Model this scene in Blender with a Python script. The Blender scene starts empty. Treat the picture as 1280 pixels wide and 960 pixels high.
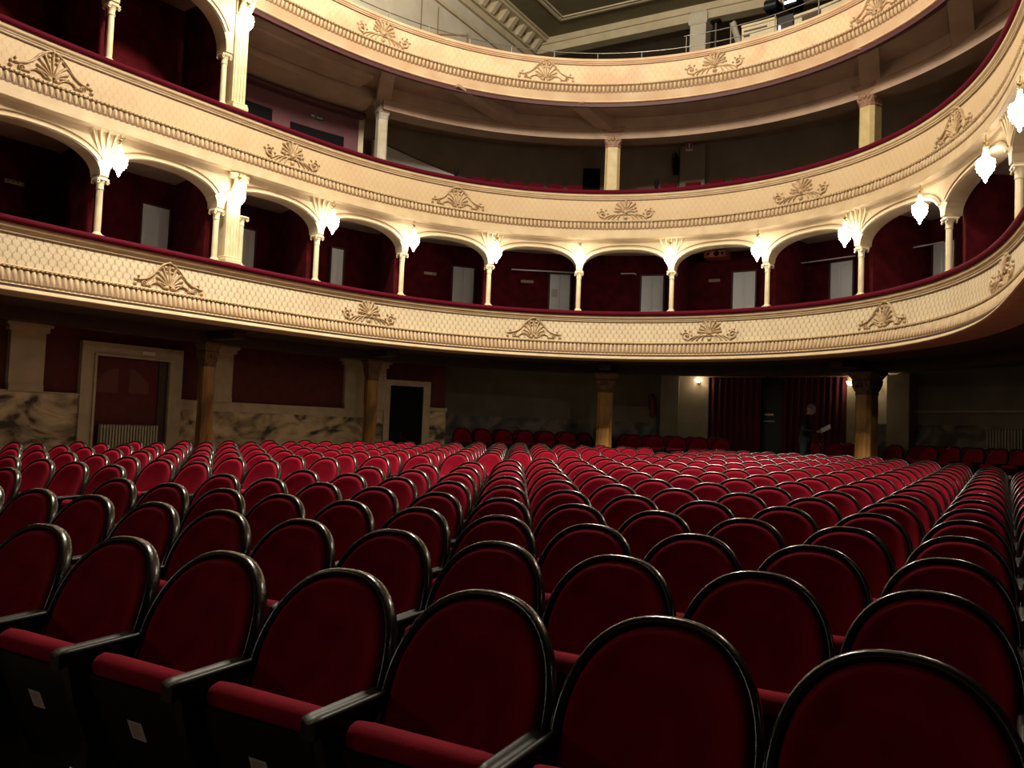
import bpy, bmesh, math, random
from mathutils import Vector, Matrix
random.seed(7)
C = bpy.context.scene.collection
sc = bpy.context.scene
PI = math.pi
K = 1.2            # plan units -> metres
H0 = 1.40          # eye height above the stalls floor
# ------------------------------------------------------------------ plan curve of the horseshoe
CX, CY, YAW = 0.22561754619643573*2.5, 4.614809908381274*2.5, 0.5195805818831779
CO = [2.861446595976761, -0.9445599937223241, 0.7349806381830455, -0.24582048268919327, 0.06862073191, -0.01405998]
def _pt(t):
    r = sum(CO[k]*math.cos(k*t) for k in range(6))*2.5
    ax, lt = r*math.cos(t), r*math.sin(t)
    return (CX+ax*math.sin(YAW)-lt*math.cos(YAW), CY+ax*math.cos(YAW)+lt*math.sin(YAW))
raw = [_pt(2.2-4.15*i/600) for i in range(601)]
def _ext(a, b, n, L):
    dx, dy = a[0]-b[0], a[1]-b[1]; q = math.hypot(dx, dy)
    return [(a[0]+dx/q*L*(i+1)/n, a[1]+dy/q*L*(i+1)/n) for i in range(n)]
raw = _ext(raw[0], raw[8], 60, 4.0)[::-1] + raw + _ext(raw[-1], raw[-9], 60, 4.0)
acc = [0.0]
for i in range(1, len(raw)):
    acc.append(acc[-1]+math.hypot(raw[i][0]-raw[i-1][0], raw[i][1]-raw[i-1][1]))
S0, S1 = -4.0, acc[-1]-4.0
DS = 0.02
NS = int((S1-S0)/DS)
PS = []
j = 0
for i in range(NS+1):
    s = i*DS
    while j < len(acc)-2 and acc[j+1] < s: j += 1
    t = (s-acc[j])/(acc[j+1]-acc[j])
    PS.append((raw[j][0]+t*(raw[j+1][0]-raw[j][0]), raw[j][1]+t*(raw[j+1][1]-raw[j][1])))
def base(s):
    q = min(max((s-S0)/DS, 0), NS-1e-6); i = int(q); t = q-i
    a, b = PS[i], PS[i+1]
    i0, i1 = max(i-6, 0), min(i+7, NS)
    tx, ty = PS[i1][0]-PS[i0][0], PS[i1][1]-PS[i0][1]; m = math.hypot(tx, ty)
    return a[0]+t*(b[0]-a[0]), a[1]+t*(b[1]-a[1]), tx/m, ty/m
def W(s, d, z):
    x, y, tx, ty = base(s)
    return Vector((K*(x-ty*d), K*(y+tx*d), K*z+H0))
def frame(s, d, z):
    """matrix at a wall point: local x along the curve, y outwards (away from the hall), z up, metres"""
    x, y, tx, ty = base(s)
    o = W(s, d, z)
    return Matrix(((tx, -ty, 0, o.x), (ty, tx, 0, o.y), (0, 0, 1, o.z), (0, 0, 0, 1)))
def dist_to_curve(x, y):
    x, y = x/K, y/K
    best = (1e9, 0)
    for i in range(0, NS, 6):
        q = (PS[i][0]-x)**2+(PS[i][1]-y)**2
        if q < best[0]: best = (q, i)
    bx, by, tx, ty = base(S0+best[1]*DS)
    return (x-bx)*(-ty)+(y-by)*tx, S0+best[1]*DS
# hall axis frame: t across (along the rows), n towards the back
AX = math.radians(30)
def hall(t, n, z=0.0):
    return Vector((t*math.cos(AX)+n*math.sin(AX), -t*math.sin(AX)+n*math.cos(AX), z))
def hallm(t, n, z=0.0):
    return Matrix.Translation(hall(t, n, z)) @ Matrix.Rotation(-AX, 4, 'Z')
# ------------------------------------------------------------------ mesh collecting
class MB:
    def __init__(self): self.v = []; self.f = []; self.uv = []; self.sm = []
    def add(self, vs, fs, uvs=None, smooth=False):
        o = len(self.v); self.v += [tuple(p) for p in vs]
        for f in fs:
            self.f.append([i+o for i in f]); self.sm.append(smooth)
            self.uv.append([uvs[i] for i in f] if uvs else None)
    def box(self, c, s, m=None, bev=0.0):
        x, y, z = c; a, b, h = s[0]/2, s[1]/2, s[2]/2
        if bev > 0:
            k = min(bev, a*.9, b*.9, h*.9)
            ring = []
            for zz, ins in ((-h, k), (-h+k, 0), (h-k, 0), (h, k)):
                aa, bb = a-ins, b-ins
                kk = k*.6 if ins == 0 else k*.3
                ring.append([(x+q[0], y+q[1], z+zz) for q in ((-aa+kk, -bb), (aa-kk, -bb), (aa, -bb+kk), (aa, bb-kk), (aa-kk, bb), (-aa+kk, bb), (-aa, bb-kk), (-aa, -bb+kk))])
            vs = [p for r in ring for p in r]; fs = []
            for i in range(3):
                for q in range(8): fs.append([i*8+q, i*8+(q+1) % 8, i*8+8+(q+1) % 8, i*8+8+q])
            fs.append(list(range(7, -1, -1))); fs.append(list(range(24, 32)))
        else:
            vs = [(x+i*a, y+jj*b, z+q*h) for q in (-1, 1) for jj in (-1, 1) for i in (-1, 1)]
            fs = [[0, 2, 3, 1], [4, 5, 7, 6], [0, 1, 5, 4], [2, 6, 7, 3], [0, 4, 6, 2], [1, 3, 7, 5]]
        if m is not None: vs = [m @ Vector(p) for p in vs]
        self.add(vs, fs)
    def loops(self, rings, closed=True, cap=True, smooth=True, uvs=None):
        n = len(rings[0]); vs = [p for r in rings for p in r]; fs = []
        for i in range(len(rings)-1):
            for q in range(n if closed else n-1):
                fs.append([i*n+q, i*n+(q+1) % n, (i+1)*n+(q+1) % n, (i+1)*n+q])
        self.add(vs, fs, uvs, smooth)
        if cap and closed:
            self.add(rings[0], [list(range(n-1, -1, -1))]); self.add(rings[-1], [list(range(n))])
    def tube(self, pts, r, n=8, flat=(1, 1), up=None, cap=True, closed_path=False):
        pts = [Vector(p) for p in pts]; rings = []
        for i, p in enumerate(pts):
            a = pts[i-1] if (i > 0 or closed_path) else p
            b = pts[(i+1) % len(pts)] if (i < len(pts)-1 or closed_path) else p
            t = (b-a).normalized()
            u = up.copy() if up is not None else (Vector((0, 0, 1)) if abs(t.z) < .9 else Vector((1, 0, 0)))
            e = t.cross(u)
            if e.length < 1e-6: e = t.cross(Vector((0, 1, 0)))
            e.normalize(); g = e.cross(t).normalized()
            rr = r[i] if isinstance(r, (list, tuple)) else r
            rings.append([p+e*(rr*flat[0]*math.cos(2*PI*q/n))+g*(rr*flat[1]*math.sin(2*PI*q/n)) for q in range(n)])
        if closed_path: rings.append(rings[0])
        self.loops(rings, True, cap and not closed_path)
    def lathe(self, prof, n=16, m=None, smooth=True, ribs=None):
        rings = []
        for r, z in prof:
            rg = []
            for q in range(n):
                rr = r*(ribs(q) if ribs else 1)
                p = Vector((rr*math.cos(2*PI*q/n), rr*math.sin(2*PI*q/n), z))
                rg.append(m @ p if m is not None else p)
            rings.append(rg)
        self.loops(rings, True, True, smooth)
    def sweep(self, prof, s0, s1, step=.12, closed=False, caps=True, smooth=False, fz=None):
        n = max(1, int((s1-s0)/step+.5)); rings = []; uvs = []
        for i in range(n+1):
            s = s0+(s1-s0)*i/n
            rings.append([W(s, d, z) for d, z in prof]); uvs += [(s*K, z*K) for d, z in prof]
        self.loops(rings, closed, closed and caps, smooth, uvs)
    def build(self, name, mat, parent=None, shade=None, bevel=None):
        me = bpy.data.meshes.new(name)
        me.from_pydata(self.v, [], self.f)
        if any(u is not None for u in self.uv):
            lay = me.uv_layers.new(name='UVMap'); k = 0
            for f, u in zip(self.f, self.uv):
                for i in range(len(f)):
                    if u is not None: lay.data[k].uv = u[i]
                    k += 1
        me.polygons.foreach_set('use_smooth', [bool(s) if shade is None else shade for s in self.sm])
        me.materials.append(mat); me.update()
        o = bpy.data.objects.new(name, me); C.objects.link(o)
        if parent is not None: o.parent = parent
        return o
def recalc(o):
    b = bmesh.new(); b.from_mesh(o.data); bmesh.ops.recalc_face_normals(b, faces=b.faces); b.to_mesh(o.data); b.free(); return o
def tag(o, label=None, cat=None, group=None, kind=None):
    if label: o['label'] = label
    if cat: o['category'] = cat
    if group: o['group'] = group
    if kind: o['kind'] = kind
    return o
def thing(name, label, cat, m=None, group=None):
    o = bpy.data.objects.new(name, None); C.objects.link(o); o.empty_display_size = .1
    if m is not None: o.matrix_world = m
    return tag(o, label, cat, group)
def struct(o, label=None): return tag(o, label, None, None, 'structure')
def dup(root, m, label, group):
    r = root.copy(); C.objects.link(r); r.matrix_world = m
    r['label'] = label; r['group'] = group
    for ch in list(root.children):
        c = ch.copy(); C.objects.link(c); c.parent = r
        for g in ch.children:
            d = g.copy(); C.objects.link(d); d.parent = c
    return r
ORD = 'zeroth first second third fourth fifth sixth seventh eighth ninth tenth eleventh twelfth thirteenth fourteenth fifteenth sixteenth seventeenth eighteenth nineteenth twentieth'.split()
ORD += ['twenty-'+ORD[i] for i in range(1, 10)]
# ------------------------------------------------------------------ materials
def mat(name, col, rough=.6, metal=0, spec=.5, sheen=0, sheen_col=None, noise=None, bump=0, bscale=40, coat=0, emit=None, coords='Object', scale2=None):
    m = bpy.data.materials.new(name); m.use_nodes = True; nt = m.node_tree; b = nt.nodes['Principled BSDF']
    b.inputs['Base Color'].default_value = (*col, 1); b.inputs['Roughness'].default_value = rough
    b.inputs['Metallic'].default_value = metal; b.inputs['Specular IOR Level'].default_value = spec
    if sheen:
        b.inputs['Sheen Weight'].default_value = sheen; b.inputs['Sheen Roughness'].default_value = .35
        b.inputs['Sheen Tint'].default_value = (*(sheen_col or col), 1)
    if coat: b.inputs['Coat Weight'].default_value = coat; b.inputs['Coat Roughness'].default_value = .15
    if emit:
        b.inputs['Emission Color'].default_value = (*emit[0], 1); b.inputs['Emission Strength'].default_value = emit[1]
    if noise or bump:
        tc = nt.nodes.new('ShaderNodeTexCoord'); nz = nt.nodes.new('ShaderNodeTexNoise')
        nz.inputs['Scale'].default_value = noise[1] if noise else bscale; nz.inputs['Detail'].default_value = 6
        nt.links.new(tc.outputs[coords], nz.inputs['Vector'])
        if noise:
            cr = nt.nodes.new('ShaderNodeValToRGB'); cr.color_ramp.elements[0].position = .35; cr.color_ramp.elements[1].position = .68
            cr.color_ramp.elements[0].color = (*noise[0], 1); cr.color_ramp.elements[1].color = (*col, 1)
            nt.links.new(nz.outputs['Fac'], cr.inputs['Fac']); nt.links.new(cr.outputs['Color'], b.inputs['Base Color'])
        if bump:
            n2 = nt.nodes.new('ShaderNodeTexNoise'); n2.inputs['Scale'].default_value = bscale; n2.inputs['Detail'].default_value = 4
            nt.links.new(tc.outputs[coords], n2.inputs['Vector'])
            bp = nt.nodes.new('ShaderNodeBump'); bp.inputs['Strength'].default_value = bump; bp.inputs['Distance'].default_value = .01
            nt.links.new(n2.outputs['Fac'], bp.inputs['Height']); nt.links.new(bp.outputs['Normal'], b.inputs['Normal'])
    return m
def frieze_mat(name, light, dark, stain, w, h, amount, stain_amt):
    m = bpy.data.materials.new(name); m.use_nodes = True; nt = m.node_tree; b = nt.nodes['Principled BSDF']; L = nt.links.new
    b.inputs['Roughness'].default_value = .65
    uv = nt.nodes.new('ShaderNodeUVMap'); sp = nt.nodes.new('ShaderNodeSeparateXYZ'); L(uv.outputs['UV'], sp.inputs[0])
    def M(op, a, c=None, clamp=False):
        n = nt.nodes.new('ShaderNodeMath'); n.operation = op; n.use_clamp = clamp
        for i, q in enumerate((a, c)):
            if q is None: continue
            if isinstance(q, (int, float)): n.inputs[i].default_value = q
            else: L(q, n.inputs[i])
        return n.outputs[0]
    v = M('DIVIDE', sp.outputs['Y'], h); row = M('FLOOR', v); fy = M('FRACT', v)
    off = M('MULTIPLY', M('FRACT', M('MULTIPLY', row, .5)), 1.0)
    u = M('ADD', M('DIVIDE', sp.outputs['X'], w), off); fx = M('ABSOLUTE', M('SUBTRACT', M('MULTIPLY', M('FRACT', u), 2.0), 1.0))   # 0 centre .. 1 edge
    curve = M('POWER', fx, 1.7)                              # boundary of the overlapping scales
    dl = M('ABSOLUTE', M('SUBTRACT', fy, curve))
    line = M('SUBTRACT', 1.0, M('DIVIDE', dl, .16), True)
    tip = M('MULTIPLY', M('SUBTRACT', 1.0, M('DIVIDE', M('SUBTRACT', 1.0, fx), .22), True), M('GREATER_THAN', fy, .25))
    pat = M('MULTIPLY', M('MAXIMUM', M('MULTIPLY', line, .6), tip), amount, True)
    nz = nt.nodes.new('ShaderNodeTexNoise'); nz.inputs['Scale'].default_value = 1.3; nz.inputs['Detail'].default_value = 7; L(uv.outputs['UV'], nz.inputs['Vector'])
    st = M('MULTIPLY', M('SUBTRACT', nz.outputs['Fac'], .45), stain_amt*4, True)
    mx = nt.nodes.new('ShaderNodeMix'); mx.data_type = 'RGBA'; mx.inputs['A'].default_value = (*light, 1); mx.inputs['B'].default_value = (*stain, 1); L(st, mx.inputs['Factor'])
    m2 = nt.nodes.new('ShaderNodeMix'); m2.data_type = 'RGBA'; L(mx.outputs['Result'], m2.inputs['A']); m2.inputs['B'].default_value = (*dark, 1); L(pat, m2.inputs['Factor'])
    L(m2.outputs['Result'], b.inputs['Base Color'])
    bp = nt.nodes.new('ShaderNodeBump'); bp.inputs['Strength'].default_value = .5; bp.inputs['Distance'].default_value = .012; bp.invert = True
    L(pat, bp.inputs['Height']); L(bp.outputs['Normal'], b.inputs['Normal'])
    return m
def marble_mat(name, light, dark, mid, scale, dist, rough=.35, squash=(1, 1, 1)):
    m = bpy.data.materials.new(name); m.use_nodes = True; nt = m.node_tree; b = nt.nodes['Principled BSDF']; L = nt.links.new
    b.inputs['Roughness'].default_value = rough
    tc = nt.nodes.new('ShaderNodeTexCoord'); mp = nt.nodes.new('ShaderNodeMapping'); mp.inputs['Scale'].default_value = squash; L(tc.outputs['Object'], mp.inputs['Vector'])
    n1 = nt.nodes.new('ShaderNodeTexNoise'); n1.inputs['Scale'].default_value = scale; n1.inputs['Detail'].default_value = 9; n1.inputs['Distortion'].default_value = dist
    L(mp.outputs['Vector'], n1.inputs['Vector'])
    cr = nt.nodes.new('ShaderNodeValToRGB'); e = cr.color_ramp.elements
    e[0].position = .36; e[0].color = (*dark, 1); e[1].position = .62; e[1].color = (*light, 1)
    x = e.new(.47); x.color = (*mid, 1)
    L(n1.outputs['Fac'], cr.inputs['Fac']); L(cr.outputs['Color'], b.inputs['Base Color'])
    return m
M_ = {}
cream = M_['cream'] = mat('cream_plaster', (.60, .465, .29), .6, noise=((.50, .37, .215), 3.0), bump=.15, bscale=25)
M_['cream_worn'] = mat('cream_plaster_worn', (.70, .53, .34), .6, noise=((.58, .37, .22), 1.4), bump=.15, bscale=25)
M_['leaf'] = mat('moulding_plaster', (.60, .46, .28), .55, noise=((.46, .33, .19), 8))
M_['groove'] = mat('brown_and_groove_shade', (.20, .11, .05), .6)
M_['frieze1'] = frieze_mat('scale_frieze', (.66, .55, .37), (.20, .12, .055), (.56, .43, .27), .142, .105, .85, .5)
M_['frieze2'] = frieze_mat('scale_frieze_faint', (.57, .43, .26), (.40, .26, .13), (.54, .375, .22), .142, .105, .45, .7)
M_['frieze3'] = frieze_mat('scale_frieze_worn', (.70, .53, .33), (.42, .26, .13), (.58, .35, .22), .142, .105, .45, 1.0)
M_['orn'] = mat('ornament_plaster', (.56, .42, .25), .5, noise=((.34, .21, .10), 14))
M_['velvet_rail'] = mat('rail_velvet', (.085, .0025, .012), .85, spec=.1, sheen=.15, sheen_col=(.6, .04, .12))
M_['column'] = mat('column_paint', (.80, .68, .44), .45, noise=((.72, .58, .35), 5))
M_['redwall'] = mat('red_fabric_wall', (.10, .006, .010), .9, spec=.1, noise=((.05, .003, .005), 4))
M_['purple'] = mat('plum_wall', (.15, .058, .07), .8, noise=((.12, .045, .055), 3))
M_['plum_dark'] = mat('plum_moulding', (.07, .018, .022), .6)
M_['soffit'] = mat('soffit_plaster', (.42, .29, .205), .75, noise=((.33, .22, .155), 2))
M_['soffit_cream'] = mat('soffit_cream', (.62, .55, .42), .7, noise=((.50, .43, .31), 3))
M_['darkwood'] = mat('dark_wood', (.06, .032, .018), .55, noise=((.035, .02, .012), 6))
M_['door'] = mat('grey_white_door_paint', (.80, .80, .77), .45)
M_['doorline'] = mat('door_shadow_gap', (.12, .11, .10), .6)
M_['panelred'] = mat('red_wall_panel', (.11, .012, .010), .8, noise=((.075, .009, .008), 5))
M_['stone'] = mat('buff_stone', (.52, .42, .28), .6, noise=((.42, .34, .22), 4))
M_['marble'] = marble_mat('veined_marble', (.62, .50, .32), (.03, .027, .02), (.36, .28, .17), 1.0, 2.2, squash=(1, 1, 1.6))
M_['pillar'] = marble_mat('amber_marble', (.56, .32, .09), (.16, .075, .02), (.36, .18, .045), 2.2, 1.0, .35, (1, 1, .35))
M_['pillar_pale'] = mat('pale_yellow_paint', (.62, .50, .25), .5, noise=((.52, .40, .18), 5))
M_['grey_plaster'] = mat('grey_plaster', (.30, .26, .19), .85, noise=((.22, .19, .14), 2))
M_['rear_dado'] = marble_mat('rear_marble', (.30, .25, .18), (.04, .035, .03), (.12, .10, .075), 1.6, 1.4, .4)
M_['gallery_wall'] = mat('gallery_wall', (.25, .195, .14), .85, noise=((.20, .155, .11), 2))
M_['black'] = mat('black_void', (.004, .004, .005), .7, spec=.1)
M_['white_wall'] = mat('gallery_white_plaster', (.60, .55, .44), .8, noise=((.50, .46, .36), 1.5))
M_['ceil'] = mat('olive_ceiling', (.17, .145, .075), .8, noise=((.14, .12, .06), 2))
M_['ceil_trim'] = mat('ceiling_trim_paint', (.58, .50, .34), .7, noise=((.48, .41, .27), 3))
M_['metal'] = mat('grey_rail_metal', (.28, .27, .24), .35, metal=.8)
M_['brass'] = mat('lamp_brass', (.6, .45, .22), .3, metal=1)
M_['lamp'] = mat('lamp_crystal', (.9, .85, .75), .2, emit=((1.0, .92, .78), 22.0))
M_['sconce'] = mat('sconce_glass', (.9, .8, .6), .3, emit=((1.0, .80, .52), 24.0))
M_['floor'] = mat('stalls_floor', (.16, .11, .065), .5, noise=((.11, .075, .045), 3))
M_['velvet'] = mat('red_velvet', (.28, .004, .022), .8, spec=.08, sheen=.2, sheen_col=(.9, .08, .17), noise=((.20, .003, .014), 7), bump=.1, bscale=160)
M_['velvet_dark'] = mat('deep_red_velvet', (.06, .0015, .007), .85, spec=.08, sheen=.05, sheen_col=(.6, .03, .08))
M_['lacquer'] = mat('black_lacquer', (.008, .008, .008), .22, noise=((.018, .016, .013), 18), bump=.12, bscale=60, coat=.4)
M_['arm'] = mat('worn_black_wood', (.010, .010, .009), .45, spec=.22, noise=((.004, .004, .004), 22), bump=.1, bscale=30)
M_['board'] = mat('dark_seat_board', (.006, .0055, .0045), .5, spec=.25, noise=((.004, .0035, .003), 8))
M_['label'] = mat('paper_label', (.60, .52, .48), .7)
M_['labeltext'] = mat('label_print', (.30, .24, .22), .7)
M_['radiator'] = mat('radiator_paint', (.40, .36, .27), .5)
M_['curtain'] = mat('red_curtain', (.085, .006, .008), .85, sheen=.2, sheen_col=(.5, .05, .06))
M_['extred'] = mat('extinguisher_red', (.30, .012, .010), .4)
M_['sign_red'] = mat('sign_red', (.35, .02, .02), .5)
M_['white'] = mat('white_paint', (.70, .68, .62), .6)
M_['sign_dark'] = mat('sign_navy', (.012, .025, .04), .5)
M_['sign_cyan'] = mat('sign_cyan_print', (.30, .60, .62), .6)
M_['boxred'] = mat('red_brown_box', (.22, .04, .025), .6)
M_['tube_light'] = mat('tube_light', (.8, .85, .9), .3, emit=((.85, .92, 1.0), 4.0))
# ------------------------------------------------------------------ balconies
VR0, VR1 = S0+.2, S1-.2
def fd(tier, z):
    """hall-side face of the parapet (d) at height z"""
    P = {1: ((2.41, -.03), (2.28, .0), (1.87, -.05), (1.65, -.11), (1.5, -.25)), 2: ((4.94, .0), (4.82, .02), (4.40, -.01), (4.20, -.04), (3.99, -.09)),
         3: ((7.88, .17), (7.77, .20), (7.38, .24), (7.20, .27), (7.01, .32))}[tier]
    if z >= P[0][0]: return P[0][1]
    for (za, da), (zb, db) in zip(P, P[1:]):
        if z >= zb: return da+(db-da)*(za-z)/(za-zb)
    return P[-1][1]
def ridge(mb, f, pts, w, h, n=3):
    """rounded relief strip: pts (u, v) metres on the parapet face; f maps (u, v, out) -> world"""
    P = [Vector(p) for p in pts]; rings = []
    for i, p in enumerate(P):
        t = (P[min(i+1, len(P)-1)]-P[max(i-1, 0)]); t.normalize(); e = Vector((-t.y, t.x))
        k = i/(len(P)-1); ww = w[0]+(w[1]-w[0])*k if isinstance(w, tuple) else w
        ring = []
        for q in range(n+2):
            a = PI*q/(n+1); ring.append(f(p.x+e.x*ww/2*math.cos(a), p.y+e.y*ww/2*math.cos(a), h*math.sin(a)-.004))
        rings.append(ring)
    mb.loops(rings, False, False, True)
def blob(mb, f, u, v, r, h, n=8):
    ring0 = [f(u+r*math.cos(2*PI*i/n), v+r*math.sin(2*PI*i/n), -.004) for i in range(n)]
    ring1 = [f(u+r*.75*math.cos(2*PI*i/n), v+r*.75*math.sin(2*PI*i/n), h*.7) for i in range(n)]
    ring2 = [f(u+r*.3*math.cos(2*PI*i/n), v+r*.3*math.sin(2*PI*i/n), h) for i in range(n)]
    mb.loops([ring0, ring1, ring2], True, False, True); mb.add(ring2, [list(range(n))], smooth=True)
def arc(c, r, a0, a1, n=8, k=1.0):
    return [(c[0]+(r*(1+(k-1)*i/n))*math.cos(math.radians(a0+(a1-a0)*i/n)), c[1]+(r*(1+(k-1)*i/n))*math.sin(math.radians(a0+(a1-a0)*i/n))) for i in range(n+1)]
def bez(a, b, c, n=8):
    return [((1-t)**2*a[0]+2*t*(1-t)*b[0]+t*t*c[0], (1-t)**2*a[1]+2*t*(1-t)*b[1]+t*t*c[1]) for t in [i/n for i in range(n+1)]]
def palmette(f):
    mb = MB()
    for k in range(9):                                                  # fan of petals
        a = math.radians(8+164*k/8); L = .27 if 2 <= k <= 6 else .22
        c = (0, .19)
        e = (c[0]+L*math.cos(a)*1.08, c[1]+L*math.sin(a)*.98)
        midp = (c[0]+L*.6*math.cos(a), c[1]+L*.6*math.sin(a)+.02)
        ridge(mb, f, bez((c[0]+.05*math.cos(a), c[1]+.05*math.sin(a)), midp, e), (.022, .062), .035)
        blob(mb, f, e[0], e[1], .03, .035)
    blob(mb, f, 0, .20, .055, .05, 10); ridge(mb, f, arc((0, .2), .075, 190, 350), .02, .04); blob(mb, f, 0, .06, .05, .04)
    for sgn in (-1, 1):
        for k, (x, y) in enumerate(((.17, .02), (.28, .02), (.38, .015), (.46, .02))):     # drooping fronds
            ridge(mb, f, bez((sgn*.06, .16-.01*k), (sgn*x*.75, .17-.01*(3-k)), (sgn*x, y)), (.028, .022), .03)
        ridge(mb, f, arc((sgn*.16, .22), .055, 90 if sgn > 0 else 90, (-200 if sgn > 0 else 380), 12, .4), .02, .03)
        c = (sgn*.50, .15)                                              # side rosettes
        ridge(mb, f, [(c[0]+sgn*x, c[1]+y) for x, y in arc((0, 0), .095, -120, 230, 16, .45)], .026, .035)
        blob(mb, f, c[0], c[1], .032, .045)
        for a in (20, 75, 130, 180, 250): blob(mb, f, c[0]+sgn*.115*math.cos(math.radians(a)), c[1]+.115*math.sin(math.radians(a)), .024, .03, 6)
    return mb
def pediment(f):
    mb = MB()
    for k in range(9):                                                  # shell flutes
        a = math.radians(22+136*k/8); L = .20+.17*math.sin(a)**3
        e = (L*1.15*math.cos(a), .05+L*math.sin(a))
        ridge(mb, f, bez((.045*math.cos(a), .05+.03*math.sin(a)), (L*.55*math.cos(a), .07+L*.62*math.sin(a)), e), (.018, .046), .035)
        blob(mb, f, e[0], e[1], .022, .036, 6)
    for sgn in (-1, 1):
        ridge(mb, f, bez((sgn*.05, .47), (sgn*.17, .41), (sgn*.26, .27))+bez((sgn*.26, .27), (sgn*.36, .13), (sgn*.54, .12))[1:], .034, .04)   # raking line
        ridge(mb, f, bez((sgn*.07, .45), (sgn*.18, .34), (sgn*.28, .22)), .018, .022)
        blob(mb, f, sgn*.055, .045, .045, .05); blob(mb, f, sgn*.06, .40, .034, .035); blob(mb, f, sgn*.05, .32, .022, .03, 6)
        ridge(mb, f, bez((sgn*.10, .04), (sgn*.2, .15), (sgn*.30, .09))+bez((sgn*.30, .09), (sgn*.36, .02), (sgn*.42, .05))[1:], .026, .032)
        ridge(mb, f, arc((sgn*.44, .065), .045, 0, 330, 10, .5), .02, .03); blob(mb, f, sgn*.44, .065, .022, .035, 6)
        blob(mb, f, sgn*.57, .12, .034, .03, 6); blob(mb, f, sgn*.58, .05, .034, .03, 6); blob(mb, f, sgn*.52, .18, .024, .03, 6); blob(mb, f, sgn*.33, .035, .02, .03, 6)
    ridge(mb, f, [(-.05, .47), (0, .485), (.05, .47)], .03, .04); blob(mb, f, 0, .48, .035, .045)
    return mb
TONGUE = .1/K
def balcony(tier, zt, zv, zl, zf0, zf1, zb1, zbot, label, frz, crm, rail, orns, floor_z, s_lo, s_hi):
    root = thing('balcony', label, 'balcony', Matrix.Translation(W(11, 0, zbot)))
    inv = root.matrix_world.inverted()
    def fin(mb, name, m, lab=None, kind=None):
        mb.v = [tuple(inv @ Vector(p)) for p in mb.v]
        o = mb.build(name, m, root)
        if lab: o['label'] = lab
        if kind: o['kind'] = kind
        return o
    F = lambda z: fd(tier, z)
    # body with ledge, mouldings, cove
    mb = MB(); top = zv
    o1 = F(zl)
    prof = [(F(zt)+.26, floor_z), (F(zt)+.26, top), (o1-.045, top), (o1-.055, top-.025), (o1-.05, top-.05), (o1-.02, top-.065), (o1-.02, zl+.03), (o1+.004, zl+.026), (o1+.004, zl+.018), (o1-.015, zl+.014),
            (o1-.015, zl+.0), (o1+.012, zl-.006)]
    prof += [(F(zf0)+.03, zl-.012), (F(zf1)+.03, zf1+.005), (F(zf1)-.03, zf1), (F(zf1)-.045, zf1-.02), (F(zf1)-.03, zf1-.04), (F(zf1)+.0, zf1-.045)]
    prof += [(F(zb1)+.02, zb1+.01), (F(zb1)-.012, zb1), (F(zb1)-.02, zb1-.02), (F((zb1+zbot)/2)-.008, (zb1+zbot)/2), (F(zbot)-.002, zbot+.03), (F(zbot)-.01, zbot+.012), (F(zbot), zbot), (F(zbot)+.06, zbot-.012), (F(zt)+.26, zbot)]
    mb.sweep(prof, s_lo, s_hi, .1, closed=True)
    recalc(fin(mb, 'parapet', M_[crm]))
    mb = MB(); mb.sweep([(F(zf0)+.012, zl-.008), (F((zf0+zf1)/2)-.008, (zf0+zf1)/2), (F(zf1)+.004, zf1+.004)], s_lo, s_hi, .1, smooth=True)
    fin(mb, 'frieze', M_[frz], 'painted frieze of overlapping scales')
    mb = MB()                                                           # fine dark fillets under the ledge
    for zz, dd in ((zl+.022, o1-.004), (zl-.006, o1-.001)):
        mb.sweep([(dd, zz-.005), (dd-.009, zz-.005), (dd-.009, zz+.005), (dd, zz+.005)], s_lo, s_hi, .1, closed=True)
    fin(mb, 'dark_fillet', M_['groove'], 'pair of thin brown lines under the ledge')
    mb = MB()                                                           # leaf moulding: a row of upright tongues
    n = int((s_hi-s_lo)/TONGUE); ztop, zlow = zf1-.05, zb1+.012
    for i in range(n):
        s = s_lo+(i+.5)*TONGUE; rings = []
        for k, (zz, ww, hh) in enumerate(((zlow-.012, .12, .4), (zlow+.02, .28, .8), (zlow+.06, .37, 1.0), (ztop-.035, .38, .95), (ztop-.012, .32, .8), (ztop, .16, .4))):
            ring = []
            for q in range(5):
                a = PI*q/4; ring.append(W(s+ww*TONGUE*math.cos(a), F(zz)-.002-.036*hh*math.sin(a), zz))
            rings.append(ring)
        mb.loops(rings, False, False, True)
    fin(mb, 'leaf_moulding', M_['leaf'], 'row of upright rounded leaves')
    mb = MB(); n2 = int((s_hi-s_lo)/(.062)); zz = zf1-.012             # beads
    for i in range(n2):
        s = s_lo+(i+.5)*.062; o = W(s, F(zf1)-.045, zf1-.026)
        mb.box((0, 0, 0), (.036, .03, .03), Matrix.Translation(o) @ frame(s, 0, 0).to_3x3().to_4x4())
    fin(mb, 'bead_row', M_['leaf'], None, 'stuff')
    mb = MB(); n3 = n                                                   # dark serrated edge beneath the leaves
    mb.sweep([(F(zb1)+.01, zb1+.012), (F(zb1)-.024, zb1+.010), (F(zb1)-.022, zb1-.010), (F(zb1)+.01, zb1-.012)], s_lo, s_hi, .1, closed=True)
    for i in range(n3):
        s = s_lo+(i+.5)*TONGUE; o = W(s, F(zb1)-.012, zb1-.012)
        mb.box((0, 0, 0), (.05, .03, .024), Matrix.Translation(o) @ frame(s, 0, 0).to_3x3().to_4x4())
    mb.sweep([(F(zf1)-.004, zf1-.05), (F(zf1)-.008, zf1-.05), (F(zb1)-.008, zb1+.012), (F(zb1)-.004, zb1+.012)], s_lo, s_hi, .1, closed=True)  # dark backing strip: groove shade between the leaves, put in as colour
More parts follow.
